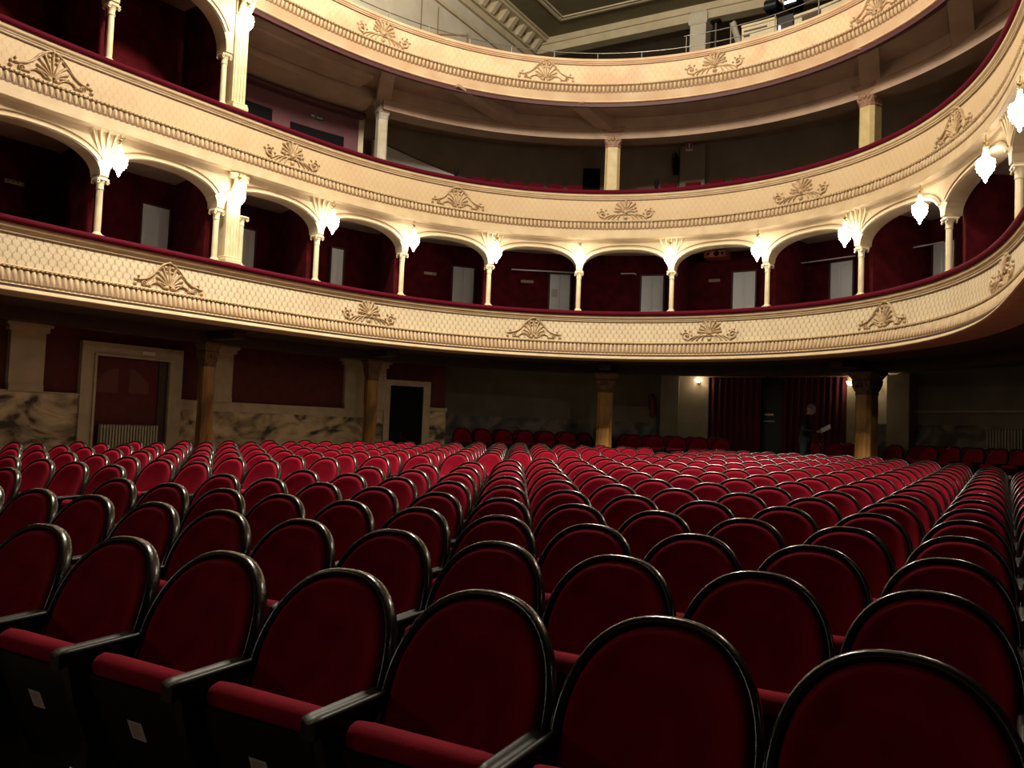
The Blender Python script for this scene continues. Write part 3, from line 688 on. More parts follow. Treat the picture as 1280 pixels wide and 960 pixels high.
struct(wbox('trim_33', 12.48, 12.85, 4.1, 6.95, 3.15, 3.33, M_['gallery_wall']))
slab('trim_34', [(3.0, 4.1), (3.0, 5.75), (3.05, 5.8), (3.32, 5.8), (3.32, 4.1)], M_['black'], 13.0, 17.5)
r = thing('exit_sign', 'small dark sign with pale marks on the plum wall', 'sign', frame(6.47, 2.28, 6.355))
mb = MB(); mb.box((-.09, 0, .01), (.15, .02, .085), None, .006); mb.build('grey_plate', mat('sign_grey', (.10, .10, .13), .5), r)
mb = MB(); mb.box((.09, 0, 0), (.21, .02, .085), None, .006); mb.build('navy_plate', M_['sign_dark'], r)
mb = MB()
for i in range(5): mb.box((.02+i*.035, -.013, .002), (.022, .006, .036))
mb.build('cyan_marks', M_['sign_cyan'], r)
mb = MB()
for i in range(3): mb.box((-.12+i*.03, -.013, .012), (.02, .006, .03))
mb.build('pale_marks', M_['white'], r)
def extinguisher(m, label, h=.5, mt='extred'):
    r = thing('fire_extinguisher', label, 'fire extinguisher', m, 'fire extinguishers')
    mb = MB(); mb.lathe([(.07, 0), (.075, .02), (.075, h*.72), (.06, h*.82), (.025, h*.88), (.025, h*.92)], 14); mb.build('cylinder', M_[mt], r)
    mb = MB(); mb.box((0, 0, h*.95), (.05, .05, .05)); mb.box((.0, -.05, h), (.02, .12, .015)); mb.build('valve', M_['black'], r)
    mb = MB(); mb.tube([(0, 0, h*.94), (-.08, 0, h*1.03), (-.11, 0, h*.9), (-.10, 0, h*.5), (-.085, 0, h*.3)], .012, 6); mb.build('hose', M_['black'], r)
    mb = MB(); mb.box((0, .075, h*.6), (.06, .02, .2)); mb.build('wall_bracket', M_['metal'], r)
extinguisher(frame(12.42, 3.17, 6.28), 'dark fire extinguisher hanging on the wall behind the middle balcony', .62, 'black')
extinguisher(frame(12.17, 3.38, .46), 'dim red fire extinguisher on the back wall behind the stalls', .62)
r = thing('extinguisher_sign', 'square red and white pictogram sign above the upper extinguisher', 'sign', frame(12.62, 3.12, 6.93))
mb = MB(); mb.box((0, 0, 0), (.20, .012, .28)); mb.build('plate', M_['white'], r)
mb = MB(); mb.box((0, -.009, .02), (.17, .008, .20)); mb.build('red_field', M_['sign_red'], r)
mb = MB(); mb.box((0.0, -.016, .0), (.04, .008, .11), None, .002); mb.box((.0, -.016, .075), (.07, .008, .02)); mb.build('pictogram', M_['white'], r)
# square backed seats on the middle balcony
def bal_seat(m, label):
    r = thing('gallery_chair', label, 'seat', m, 'red seats on the middle balcony')
    mb = MB(); mb.box((0, .0, .70), (.40, .07, .50), Matrix.Rotation(-.15, 4, 'X'), .025); mb.build('backrest', M_['velvet_dark'], r)
    mb = MB(); mb.box((0, -.22, .43), (.40, .40, .09), None, .025); mb.build('seat_cushion', M_['velvet_dark'], r)
    for sx in (-1, 1):
        mb = MB(); mb.box((sx*.2, -.15, .28), (.03, .34, .56), None, .008); mb.build('side_panel', M_['board'], r)
    mb = MB(); mb.lathe([(.001, 0), (.012, 0), (.012, .006), (.001, .008)], 8, Matrix.Translation((.02, -.045, .6)) @ Matrix.Rotation(PI/2, 4, 'X')); mb.build('number_disc', M_['white'], r)
    return r
b0 = None
bs = [9.10+.355*i for i in range(6)]+[12.55, 12.98, 13.4, 13.8]
for i, s in enumerate(bs):
    lab = ('red square backed seat left of the yellow pillar, %s from its left' % ORD[i+1]) if i < 6 else ('red square backed seat right of the central yellow pillar, %s from it' % ORD[i-5])
    m = frame(s, 1.0, 4.66)
    if b0 is None: b0 = bal_seat(m, lab)
    else: dup(b0, m, lab, 'red seats on the middle balcony')
slab('floor_balcony_step', [(.7, 4.1), (.7, 4.66), (3.3, 4.66), (3.3, 4.1)], M_['darkwood'], 8.2, 20)
for s, lab in ((8.62, 'thin dark post by the red upper seats at left'), (12.35, 'thin dark post at the end of the right upper seats')):
    r = thing('post', lab, 'post', frame(s, .95, 4.66)); mb = MB(); mb.lathe([(.045, 0), (.045, .88), (.055, .9), (.055, 1.0), (.03, 1.03)], 10); mb.build('stem', M_['black'], r)
    mb = MB(); mb.lathe([(.1, 0), (.1, .02), (.05, .03)], 12); mb.build('foot', M_['black'], r)
# dark boxes behind the upper-left arcade
slab('wall_upper_boxes', [(1.5, 4.1), (1.5, 7.0), (1.6, 7.0), (1.6, 4.1)], M_['redwall'], LO, 3.55)
for i, s in enumerate((-2.55, -.55, 1.44, 3.5)):
    a, b = W(s, .34, 4.1), W(s, 1.52, 4.1); e = (b-a).cross(Vector((0, 0, 1))).normalized()*.05; mb = MB()
    vs = [a-e, a+e, b+e, b-e]; vs += [Vector((p.x, p.y, K*7.02+H0)) for p in vs]
    mb.add(vs, [[3, 2, 1, 0], [4, 5, 6, 7], [0, 1, 5, 4], [1, 2, 6, 5], [2, 3, 7, 6], [3, 0, 4, 7]]); struct(recalc(mb.build('wall_upper_partition' if i == 0 else 'wall_upper_partition.%03d' % i, M_['redwall'])))
# ------------------------------------------------------------------ gallery above: walls, ceiling, rail
ZC = 11.0*K+H0
TL, NB = -11.62*K, 20.6*K
def hbox(name, t0, t1, n0, n1, z0, z1, m):
    mb = MB(); mb.box(((t0+t1)/2, (n0+n1)/2, (z0+z1)/2), (t1-t0, n1-n0, z1-z0), hallm(0, 0)); return mb.build(name, m)
zg = 7.2*K+H0
slab('floor_gallery', [(.4, 7.2), (.4, 7.26), (5.6, 7.26), (5.6, 7.2)], M_['darkwood'])
struct(hbox('wall_gallery_left', TL-.2, TL, 2, NB+.3, zg, ZC-.75, M_['white_wall']))
struct(hbox('ceiling', TL-.3, 8, 1, NB+.05, ZC, ZC+.2, M_['ceil']))
struct(hbox('wall_gallery_rear', TL-3, 9, NB+5.2, NB+5.4, zg-3, ZC+.2, M_['gallery_wall']))
struct(hbox('wall_gallery_side', TL-3.2, TL-3, NB, NB+5.3, zg-3, ZC+.2, M_['gallery_wall']))
struct(hbox('ceiling_rear_gallery', TL-3, 9, NB+.3, NB+5.3, ZC-.42, ZC-.22, M_['gallery_wall']))
struct(hbox('trim_40', TL-.3, 8, NB, NB+.4, ZC-.50, ZC, M_['ceil_trim']))
struct(hbox('trim_41', TL-.3, 8, NB-.07, NB, ZC-.24, ZC-.20, M_['ceil_trim']))
# left cornice with brackets
mb = MB()
for (t0, t1, z0, z1) in ((TL-.1, TL+.10, ZC-.75, ZC-.62), (TL-.1, TL+.06, ZC-.62, ZC-.5), (TL-.1, TL+.16, ZC-.5, ZC-.45), (TL-.1, TL+.12, ZC-.45, ZC-.15), (TL-.1, TL+.52, ZC-.15, ZC-.06), (TL-.1, TL+.60, ZC-.06, ZC+.02)):
    mb.box(((t0+t1)/2, (2+NB)/2, (z0+z1)/2), (t1-t0, NB-2, z1-z0), hallm(0, 0))
ct = thing('cornice', 'pale bracketed cornice along the gallery ceiling', 'cornice', hallm(TL, 10, ZC)); iv = ct.matrix_world.inverted()
mb.v = [tuple(iv @ Vector(p)) for p in mb.v]; mb.build('moulding', M_['ceil_trim'], ct)
mb = MB(); n_ = NB-.25
for i in range(24):
    n = n_-i*.55
    for y0, y1, za, zb, tt in ((-.1, .1, -.45, -.15, .30),):
        vs = [(TL+.12, n-.09, ZC-.45), (TL+.12, n+.09, ZC-.45), (TL+.20, n+.09, ZC-.46), (TL+.20, n-.09, ZC-.46), (TL+.12, n-.09, ZC-.15), (TL+.12, n+.09, ZC-.15), (TL+.46, n+.09, ZC-.15), (TL+.46, n-.09, ZC-.15)]
        mb.add([iv @ (hallm(0, 0) @ Vector(v)) for v in vs], [[3, 2, 1, 0], [4, 5, 6, 7], [0, 1, 5, 4], [1, 2, 6, 5], [2, 3, 7, 6], [3, 0, 4, 7]])
mb.build('bracket', M_['ceil_trim'], ct)['kind'] = 'stuff'
mb = MB()
for t, n0, n1 in ((TL+1.5, 3, NB-.96), ): mb.box((t, (n0+n1)/2, ZC-.02), (.12, n1-n0, .06), hallm(0, 0), .02); mb.box((t+.14, (n0+n1)/2, ZC-.015), (.05, n1-n0, .05), hallm(0, 0))
mb.box(((TL+1.45+7)/2, NB-.96, ZC-.02), (7-TL-1.45, .12, .06), hallm(0, 0), .02); mb.box(((TL+1.55+7)/2, NB-1.10, ZC-.015), (7-TL-1.55, .05, .05), hallm(0, 0))
struct(mb.build('trim_42', M_['ceil_trim']))
struct(hbox('trim_43', TL+.02, TL+.08, 2, NB-.6, ZC-1.28, ZC-1.16, M_['ceil_trim']))
tb = -6.83*K
r = thing('gallery_pillar', 'white square pillar rising from the gallery to the ceiling beam', 'pillar', hallm(tb, NB+.2, zg)); hh = ZC-.2-zg
mb = MB(); mb.box((0, 0, hh/2), (.5, .5, hh), None, .02); mb.build('shaft', M_['white_wall'], r)
mb = MB(); mb.box((0, 0, hh-.42), (.56, .56, .05)); mb.box((0, 0, hh-.25), (.6, .6, .34), None, .02); mb.build('capital', M_['white_wall'], r)
mb = MB(); mb.box((0, 0, .1), (.58, .58, .2), None, .02); mb.build('base', M_['white_wall'], r)
r = thing('downpipe', 'dark vertical pipe beside the white gallery pillar', 'pipe', hallm(tb+.48, NB+.2, zg)); mb = MB(); mb.tube([(0, 0, 0), (0, 0, hh-.3)], .035, 8); mb.build('pipe', M_['metal'], r)
mb = MB(); mb.box((.0, 0, hh-.35), (.3, .16, .10), None, .02); mb.build('floodlight_head', M_['black'], r)
mb = MB(); p0, p1 = hall(tb+.9, NB+.6, ZC-.5), hall(tb+2.1, NB+.6, zg); mb.tube([p0, p1], .12, 4); struct(mb.build('trim_44', M_['white_wall']))
# gallery rails
rail = thing('gallery_rail', 'thin grey metal rail along the topmost gallery front', 'railing', W(11, .3, 7.9) and Matrix.Translation(W(11, .3, 7.9))); iv = rail.matrix_world.inverted()
mb = MB(); pts = [W(4.0+.2*i, .3, 8.065) for i in range(72)]; mb.tube([iv @ p for p in pts], .012, 6); mb.build('handrail', M_['metal'], rail)
mb = MB(); pts = [W(12.9+.2*i, .3, 8.30) for i in range(24)]; mb.tube([iv @ p for p in pts], .010, 6); mb.build('upper_wire', M_['metal'], rail)
for i in range(16):
    mb = MB(); s = 4.2+.875*i; a = iv @ W(s, .3, 7.88); b = iv @ W(s, .3, 8.065 if s < 12.8 else 8.30); mb.tube([a, b], .014, 6); mb.box((a.x, a.y, a.z+.01), (.06, .06, .02)); mb.build('rail_post', M_['metal'], rail)
r = thing('stair_rail', 'dark handrail with two posts above the gallery front at left', 'handrail', Matrix.Translation(W(8.2, .9, 7.3))); iv = r.matrix_world.inverted()
mb = MB(); mb.tube([iv @ W(*p) for p in ((7.6, .9, 8.12), (8.75, .9, 8.42))], .022, 6); mb.build('handrail', M_['groove'], r)
for s, z in ((7.62, 8.12), (8.2, 8.27), (8.75, 8.42)):
    mb = MB(); mb.tube([iv @ W(s, .9, 7.26), iv @ W(s, .9, z)], .016, 6); mb.build('rail_post', M_['groove'], r)
r = thing('wall_cable', 'thin dark pipes on the white gallery wall', 'pipe', hallm(TL+.03, 15.2*K, 10.9)); 
for n, z0, z1 in ((15.3, -1.0, 2.3), (15.95, -.9, 2.3), (17.2, -1.0, 2.2)):
    mb = MB(); mb.tube([(0.0, (n-15.2)*K, z0), (0.0, (n-15.2)*K, z1)], .014, 5); mb.build('pipe', M_['groove'], r)
# stage lights and low walls at the right of the gallery
def low(label, segs, slots, name='gallery_low_wall', cat='low wall'):
    r = thing(name, label, cat, frame(segs[0][0], 1.0, 7.26)); iv = r.matrix_world.inverted()
    mb = MB()
    for s0_, s1_, z in segs: wallbox(mb, s0_, s1_, 7.26, z, 1.0, 1.1); wallbox(mb, s0_, s1_, z-.05, z, .97, 1.12)
    mb.v = [tuple(iv @ Vector(p)) for p in mb.v]; recalc(mb.build('panel', M_['ceil_trim'], r))
    mb = MB()
    for s0_, s1_, z0, z1 in slots: wallbox(mb, s0_, s1_, z0, z1, .985, 1.0)
    mb.v = [tuple(iv @ Vector(p)) for p in mb.v]; recalc(mb.build('slot', M_['darkwood'], r))
    return r
low('stepped buff low wall on the gallery left of the dark booth opening', [(13.35, 13.80, 8.27), (13.80, 14.42, 8.62)], [(13.84, 14.26, 8.47, 8.50), (13.84, 13.95, 8.36, 8.42)])
low('buff low wall with a dark slot right of the dark booth opening', [(14.74, 16.2, 8.52)], [(14.88, 15.22, 8.36, 8.45)])
r = thing('booth_opening', 'dark control booth opening with a bright edge on the gallery', 'booth', frame(14.58, 1.05, 7.26))
mb = MB(); mb.box((0, 0, .80), (.38, .1, 1.6)); mb.build('opening', mat('booth_dark', (.02, .022, .028), .4), r)
mb = MB(); mb.box((-.14, -.07, 1.15), (.04, .02, .45)); mb.build('light_strip', M_['tube_light'], r)
def stage_light(s, d, z, label, lit):
    r = thing('stage_light', label, 'stage light', frame(s, d, z), 'stage lights on the gallery')
    mb = MB(); mb.box((0, 0, 0), (.34, .42, .26), None, .03); mb.build('housing', M_['black'], r)
    mb = MB(); mb.tube([(-.2, 0, 0), (-.2, 0, .25), (.2, 0, .25), (.2, 0, 0)], .015, 6); mb.tube([(0, 0, -.12), (0, 0, (7.26-z)*K)], .02, 6); mb.build('stand', M_['black'], r)
    mb = MB(); mb.box((0, -.22, -.02), (.30, .02, .06)); mb.build('lens', M_['tube_light'] if lit else M_['sign_dark'], r)
stage_light(14.2, 1.45, 9.08, 'dark stage light without glow left of the lit tube', False)
stage_light(14.55, 1.45, 9.02, 'stage light with a bright tube above the booth opening', True)
stage_light(15.35, 1.45, 8.95, 'stage light with bright edge at the upper right corner', True)
# ------------------------------------------------------------------ rear of the stalls
def zfloor(n): return .0135*max(0, n-4.4)
mb = MB(); ts = [-20+i for i in range(33)]; ns = [-4, -2, 0, 2, 4.4, 6, 8, 10, 12, 14, 16, 18, 20, 22, 24, 26, 28]
vs = [hall(t, n, zfloor(n)) for n in ns for t in ts]; q = len(ts)
mb.add(vs, [[i*q+k, i*q+k+1, (i+1)*q+k+1, (i+1)*q+k] for i in range(len(ns)-1) for k in range(q-1)], [(v.x, v.y) for v in vs]); struct(mb.build('floor', M_['floor']))
slab('floor_platform', [(1.75, -1.3), (1.75, -.77), (3.6, -.77), (3.6, -1.3)], M_['floor'], 8.9, HI)
def curtain(s0, s1, d, z0, z1, n, amp, label):
    mb = MB(); m = n*8; rings = []; ph = random.random()*6
    for zz, k in ((z0, 1.15), (z0+(z1-z0)*.4, 1.0), (z0+(z1-z0)*.9, .9), (z1, .8)):
        front = []; back = []
        for i in range(m+1):
            s = s0+(s1-s0)*i/m; dd = d+amp*k*math.sin(2*PI*n*i/m+ph+.6*math.sin(zz*3))+.3*amp*math.sin(i*.9)
            front.append(W(s, dd, zz)); back.append(W(s, dd+.03, zz))
        rings.append(front+back[::-1])
    mb.loops(rings, True, True, True)
    r = thing('curtain', label, 'curtain', frame((s0+s1)/2, d, z0), 'dark red entrance curtains'); iv = r.matrix_world.inverted()
    mb.v = [tuple(iv @ Vector(p)) for p in mb.v]; recalc(mb.build('drape', M_['curtain'], r))
    mb = MB(); mb.tube([iv @ W(s0-.05, d, z1+.02), iv @ W(s1+.05, d, z1+.02)], .025, 8); mb.build('pole', M_['groove'], r)
curtain(13.02, 13.72, 3.2, -.77, 1.40, 8, .035, 'dark red pleated curtain left of the dark entrance')
curtain(14.02, 14.88, 3.2, -.77, 1.40, 10, .035, 'dark red pleated curtain behind the standing man')
struct(wbox('door_21', 13.6, 14.1, -.77, 1.40, 3.42, 3.52, mat('dark_green_door', (.014, .02, .018), .5)))
r = thing('door_plate', 'small dull brass plate on the dark entrance door', 'plate', frame(13.8, 3.40, .57)); mb = MB(); mb.box((0, 0, 0), (.24, .015, .05), None, .004); mb.build('plate', M_['brass'], r)
mb = MB(); mb.box((0, .0, -.18), (.30, .04, .03)); mb.build('push_bar', M_['metal'], r)
for s0, s1, nm in ((12.56, 12.98, 'trim_50'), (14.9, 15.02, 'trim_51'), (15.42, 15.72, 'trim_52')):
    mb = MB(); wallbox(mb, s0, s1, -.77, 1.42, 3.2, 3.52); struct(recalc(mb.build(nm, mat('entrance_plaster', (.40, .33, .22), .8, noise=((.32, .26, .17), 3)))))
mb = MB(); wallbox(mb, 12.3, 12.56, -.77, 1.45, 3.1, 3.52); struct(recalc(mb.build('trim_53', M_['grey_plaster'])))
def sconce(s, z, label, d=3.16):
    r = thing('wall_sconce', label, 'wall lamp', frame(s, d, z), 'lit wall lamps by the entrance')
    mb = MB(); mb.lathe([(.001, 0), (.05, .0), (.05, .015), (.02, .03)], 10, Matrix.Rotation(PI/2, 4, 'X')); mb.tube([(0, 0, 0), (0, -.07, -.03), (0, -.10, .0)], .01, 6); mb.build('bracket', M_['brass'], r)
    mb = MB(); mb.lathe([(.03, -.01), (.06, .01), (.085, .05), (.09, .08), (.06, .085)], 12, Matrix.Translation((0, -.10, 0))); mb.build('glass_bowl', M_['sconce'], r)
sconce(12.84, 1.28, 'small lit wall lamp left of the red curtains')
sconce(14.98, 1.22, 'small lit wall lamp between the curtain and the amber pillar', 3.14)
sconce(15.25, 1.22, 'small lit wall lamp just right of the amber pillar', 3.40)
# ------------------------------------------------------------------ theatre seats
P = .545
LEAN = math.radians(15)
def back_pt(u, w, out=0):
    """point on the leaning back: u across, w up along it, out towards the sitter"""
    out = out+(.075-.045*w/.56)*min(1.3, (u/.255)**2)                    # the back is hollowed, its sides come forward
    return Vector((u, -.03+w*math.sin(LEAN)-out*math.cos(LEAN), .38+w*math.cos(LEAN)+out*math.sin(LEAN)))
HWD = .260; LW = .56; W0 = .25
def outline(k, n=28, inset=0):
    """arched outline from lower left over the top to lower right"""
    pts = []
    a, top = HWD-inset, LW-inset
    for i in range(5): pts.append((-a-.006*(1-i/5)**2, W0*i/5))
    for i in range(n+1):
        t = PI*(1-i/n); c, s = math.cos(t), math.sin(t)
        pts.append((math.copysign(abs(c)**(2/2.35), c)*a, W0+(top-W0)*abs(s)**(2/2.15)))
    for i in range(4, -1, -1): pts.append((a+.006*(1-i/5)**2, W0*i/5))
    return pts
def make_seat(label, group):
    r = thing('theatre_seat', label, 'seat', Matrix(), group)
    # frame: bent black lacquered hoop, oval section
    mb = MB(); rings = []; ol = outline(0); n = 10
    for i, (u, w) in enumerate(ol):
        a = ol[max(i-1, 0)]; b = ol[min(i+1, len(ol)-1)]; t = Vector((b[0]-a[0], b[1]-a[1])).normalized(); e = Vector((-t.y, t.x))
        rings.append([back_pt(u+e.x*(.0135*math.cos(2*PI*q/n)-.002), w+e.y*(.0135*math.cos(2*PI*q/n)-.002), .029*math.sin(2*PI*q/n)-.006) for q in range(n)])
    mb.loops(rings, True, True, True); recalc(mb.build('backrest_frame', M_['lacquer'], r))
    # velvet cushion: pillowed inside the hoop, flat board behind
    mb = MB(); ol = outline(0, 28, .017); c = (0, .26); rings = []
    for k, out in ((1.0, -.028), (1.0, -.002), (.988, .014), (.962, .027), (.925, .035), (.87, .037), (.78, .032), (.6, .024), (.3, .018), (.08, .017)):
        rings.append([back_pt(c[0]+(u-c[0])*k, c[1]+(w-c[1])*k, out) for u, w in ol])
    mb.loops(rings, True, False, True); nn = len(ol)
    mb.add(rings[-1], [list(range(nn))], smooth=True)
    recalc(mb.build('backrest_cushion', M_['velvet'], r))
    mb = MB(); ol = outline(0, 28, .012)
    rings = [[back_pt(c[0]+(u-c[0])*k, c[1]+(w-c[1])*k, o) for u, w in ol] for k, o in ((.1, -.018), (.5, -.018), (1, -.018), (1, -.030), (.5, -.030), (.1, -.030))]
    mb.loops(rings, True, True, False); recalc(mb.build('back_board', M_['board'], r))
    # tipped-up seat: board faces forward, cushion roll on top
    q0, q1 = Vector((0, -.10, .16)), Vector((0, -.255, .555)); ax = (q1-q0).normalized(); nrm = Vector((0, ax.z, -ax.y))   # nrm points to the back
    def sp(u, a, o): return q0+ax*a+nrm*o+Vector((u, 0, 0))
    hw = .215; L = (q1-q0).length
    mb = MB()
    sec = [(.0, .01), (.02, .012), (L-.03, .012), (L-.005, -.004), (L+.022, .0), (L+.038, .03), (L+.036, .06), (L+.012, .088), (L-.04, .10), (.06, .10), (.0, .085)]
    xs = [(-hw, .80), (-hw+.012, .95), (-hw+.04, 1.0), (hw-.04, 1.0), (hw-.012, .95), (hw, .80)]
    mid = (L/2, .05); rings = [[sp(x, mid[0]+(a-mid[0])*(1-(1-k)*.12), mid[1]+(o-mid[1])*k) for a, o in sec] for x, k in xs]
    mb.loops(rings, True, True, True); recalc(mb.build('seat_cushion', M_['velvet'], r))
    mb = MB(); vs = [sp(x, a, o) for o in (-.014, .013) for x, a in ((-hw+.008, -.02), (hw-.008, -.02), (hw, .04), (hw, L-.02), (hw-.012, L-.006), (-hw+.012, L-.006), (-hw, L-.02), (-hw, .04))]
    mb.add(vs, [list(range(7, -1, -1)), list(range(8, 16))]+[[i, (i+1) % 8, 8+(i+1) % 8, 8+i] for i in range(8)]); recalc(mb.build('seat_board', M_['board'], r))
    def arm(x):
        mb = MB(); zt = .625
        rings = []
        for y, w, dz in ((-.335, .7, -.012), (-.325, .95, -.004), (-.30, 1.0, 0), (.0, 1.0, .012), (.055, 1.0, .016)):
            rings.append([Vector((x+px*w, y, zt+dz+pz)) for px, pz in ((-.036, -.045), (-.037, -.012), (-.033, -.001), (-.022, .004), (-.012, -.003), (0, -.005), (.012, -.003), (.022, .004), (.033, -.001), (.037, -.012), (.036, -.045))])
        mb.loops(rings, True, True, True); return recalc(mb.build('armrest', M_['arm'], r))
    def side(x):
        mb = MB(); poly = [(-.27, 0), (.09, 0), (.07, .14), (.03, .40), (.06, .585), (-.30, .585), (-.27, .45), (-.21, .30), (-.20, .12)]
        n = len(poly); vs = [(x-.018, y, z) for y, z in poly]+[(x+.018, y, z) for y, z in poly]
        mb.add(vs, [list(range(n)), list(range(2*n-1, n-1, -1))]+[[i, n+i, n+(i+1) % n, (i+1) % n] for i in range(n)]); return recalc(mb.build('side_panel', M_['board'], r))
    arm(P/2); side(P/2)
    return r, arm, side
def seat_label(r):
    q0, q1 = Vector((0, -.10, .16)), Vector((0, -.255, .555)); ax = (q1-q0).normalized(); nrm = Vector((0, ax.z, -ax.y))
    def sp(u, a, o): return q0+ax*a+nrm*o+Vector((u, 0, 0))
    mb = MB(); mb.add([sp(x, a, -.0155) for x, a in ((-.06, .215), (.012, .215), (.012, .285), (-.06, .285))], [[0, 1, 2, 3]]); o = mb.build('seat_label', M_['label'], r); o['label'] = 'small square white paper label'
    t = MB()
    for k in range(6): t.add([sp(x, a, -.0162) for x, a in ((-.050, .226+k*.009), (-.012+.006*(k % 3), .226+k*.009), (-.012+.006*(k % 3), .230+k*.009), (-.050, .230+k*.009))], [[0, 1, 2, 3]])
    t.build('print', M_['labeltext'], o)
s0, armf, sidef = make_seat('x', 'red velvet tip-up seats of the stalls')
# camera model (for deciding which seats the photograph can show)
FPX, PIT, ROL = 1069.97, 0.05327857, 0.03910864
cp, sp_, cr_, sr_ = math.cos(PIT), math.sin(PIT), math.cos(ROL), math.sin(ROL)
def px(v):
    X, Y, Z = v.x, v.y, v.z-H0; F = Y*cp+Z*sp_; V = -Y*sp_+Z*cp
    if F < .05: return None
    u, w = X/F, V/F; return 640+FPX*(u*cr_+w*sr_), 480-FPX*(-u*sr_+w*cr_)
N0, PR = 2.17, .96
BACKY = -.03+LW*math.sin(LEAN)
seats = []
rows = {}
for k in range(19):
    n = N0+PR*k
    for blk, ts in (('R', [-.2+P*(3-i) for i in range(14)]), ('L', [-7.1-P*i for i in range(10)])):
        for t in ts:
            p = hall(t, n); d, s = dist_to_curve(p.x, p.y)
            if d > .85 and n > 4: continue
            if blk == 'L' and d > -.6: continue
            if any(math.hypot(p.x-W(sp0, 1.5, 0).x, p.y-W(sp0, 1.5, 0).y) < .55 for sp0 in SP): continue
            a = px(p+Vector((0, 0, .92))); b = px(p+Vector((0, 0, .6)))
            if a is None or not (-55*2.2/max(n, 2)-25 < a[0] < 1280+420/max(n, 2)+15) or a[1] > 985: continue
            rows.setdefault((k, blk), []).append((t, n, a[0]))
first = True; cnt = 0
for (k, blk), L in sorted(rows.items()):
    L.sort()
    for i, (t, n, ax_) in enumerate(L):
        m = hallm(t, n-BACKY+.0, zfloor(n)) @ Matrix.Rotation(random.uniform(-.02, .02), 4, 'Z') @ Matrix.Rotation(random.uniform(-.012, .012), 4, 'X')
        if blk == 'R': lab = 'red velvet seat right of aisle, %s row from camera, %s in view from left' % (ORD[k+1], ORD[i+1])
        else: lab = 'red velvet seat left of aisle, %s row from camera, %s from aisle' % (ORD[k+1], ORD[len(L)-i])
        if first: s0.matrix_world = m; s0['label'] = lab; cur = s0; first = False
        else: cur = dup(s0, m, lab, 'red velvet tip-up seats of the stalls')
        cnt += 1
        if cnt == 6: plain = cur
        if i == 0 and cur is not s0:                                    # end of the block: a second arm and side
            for src in (o for o in s0.children if o.name.startswith(('armrest', 'side_panel'))):
                c = src.copy(); C.objects.link(c); c.parent = cur; c.location = (-P, 0, 0)
labelled = [o for o in C.objects if o.get('label', '').startswith('red velvet seat right of aisle, first row from camera')]
for o in labelled: 
    seat_label(o)
print('SEATS', cnt)
# dark seats on the raised platform
back = []
for d, rowname, rng in ((2.1, 'front', (9.2, 20.5)), (2.85, 'rear', (9.6, 20.2))):
    s = rng[0]
    while s < rng[1]:
        if abs(s-14.0) > .9 or d < 2.5:
            if not (13.55 < s < 14.55): back.append((s, d, rowname))
        s += P/K/(1+d*0.16)*1.02
ii = {}
for s, d, rn in back:
    p = W(s, d, -.77); a = px(p+Vector((0, 0, .9)))
    if a is None or a[0] > 1290: continue
    if rn == 'front' and any(abs(s-q) < .3 for q in SP): continue
    ii[rn] = ii.get(rn, 0)+1
    m = frame(s, d, -.77)
    dup(plain, m, 'dim red seat on the platform under the balcony, %s row, %s from left' % (rn, ORD[ii[rn]]), 'dim seats on the rear platform')
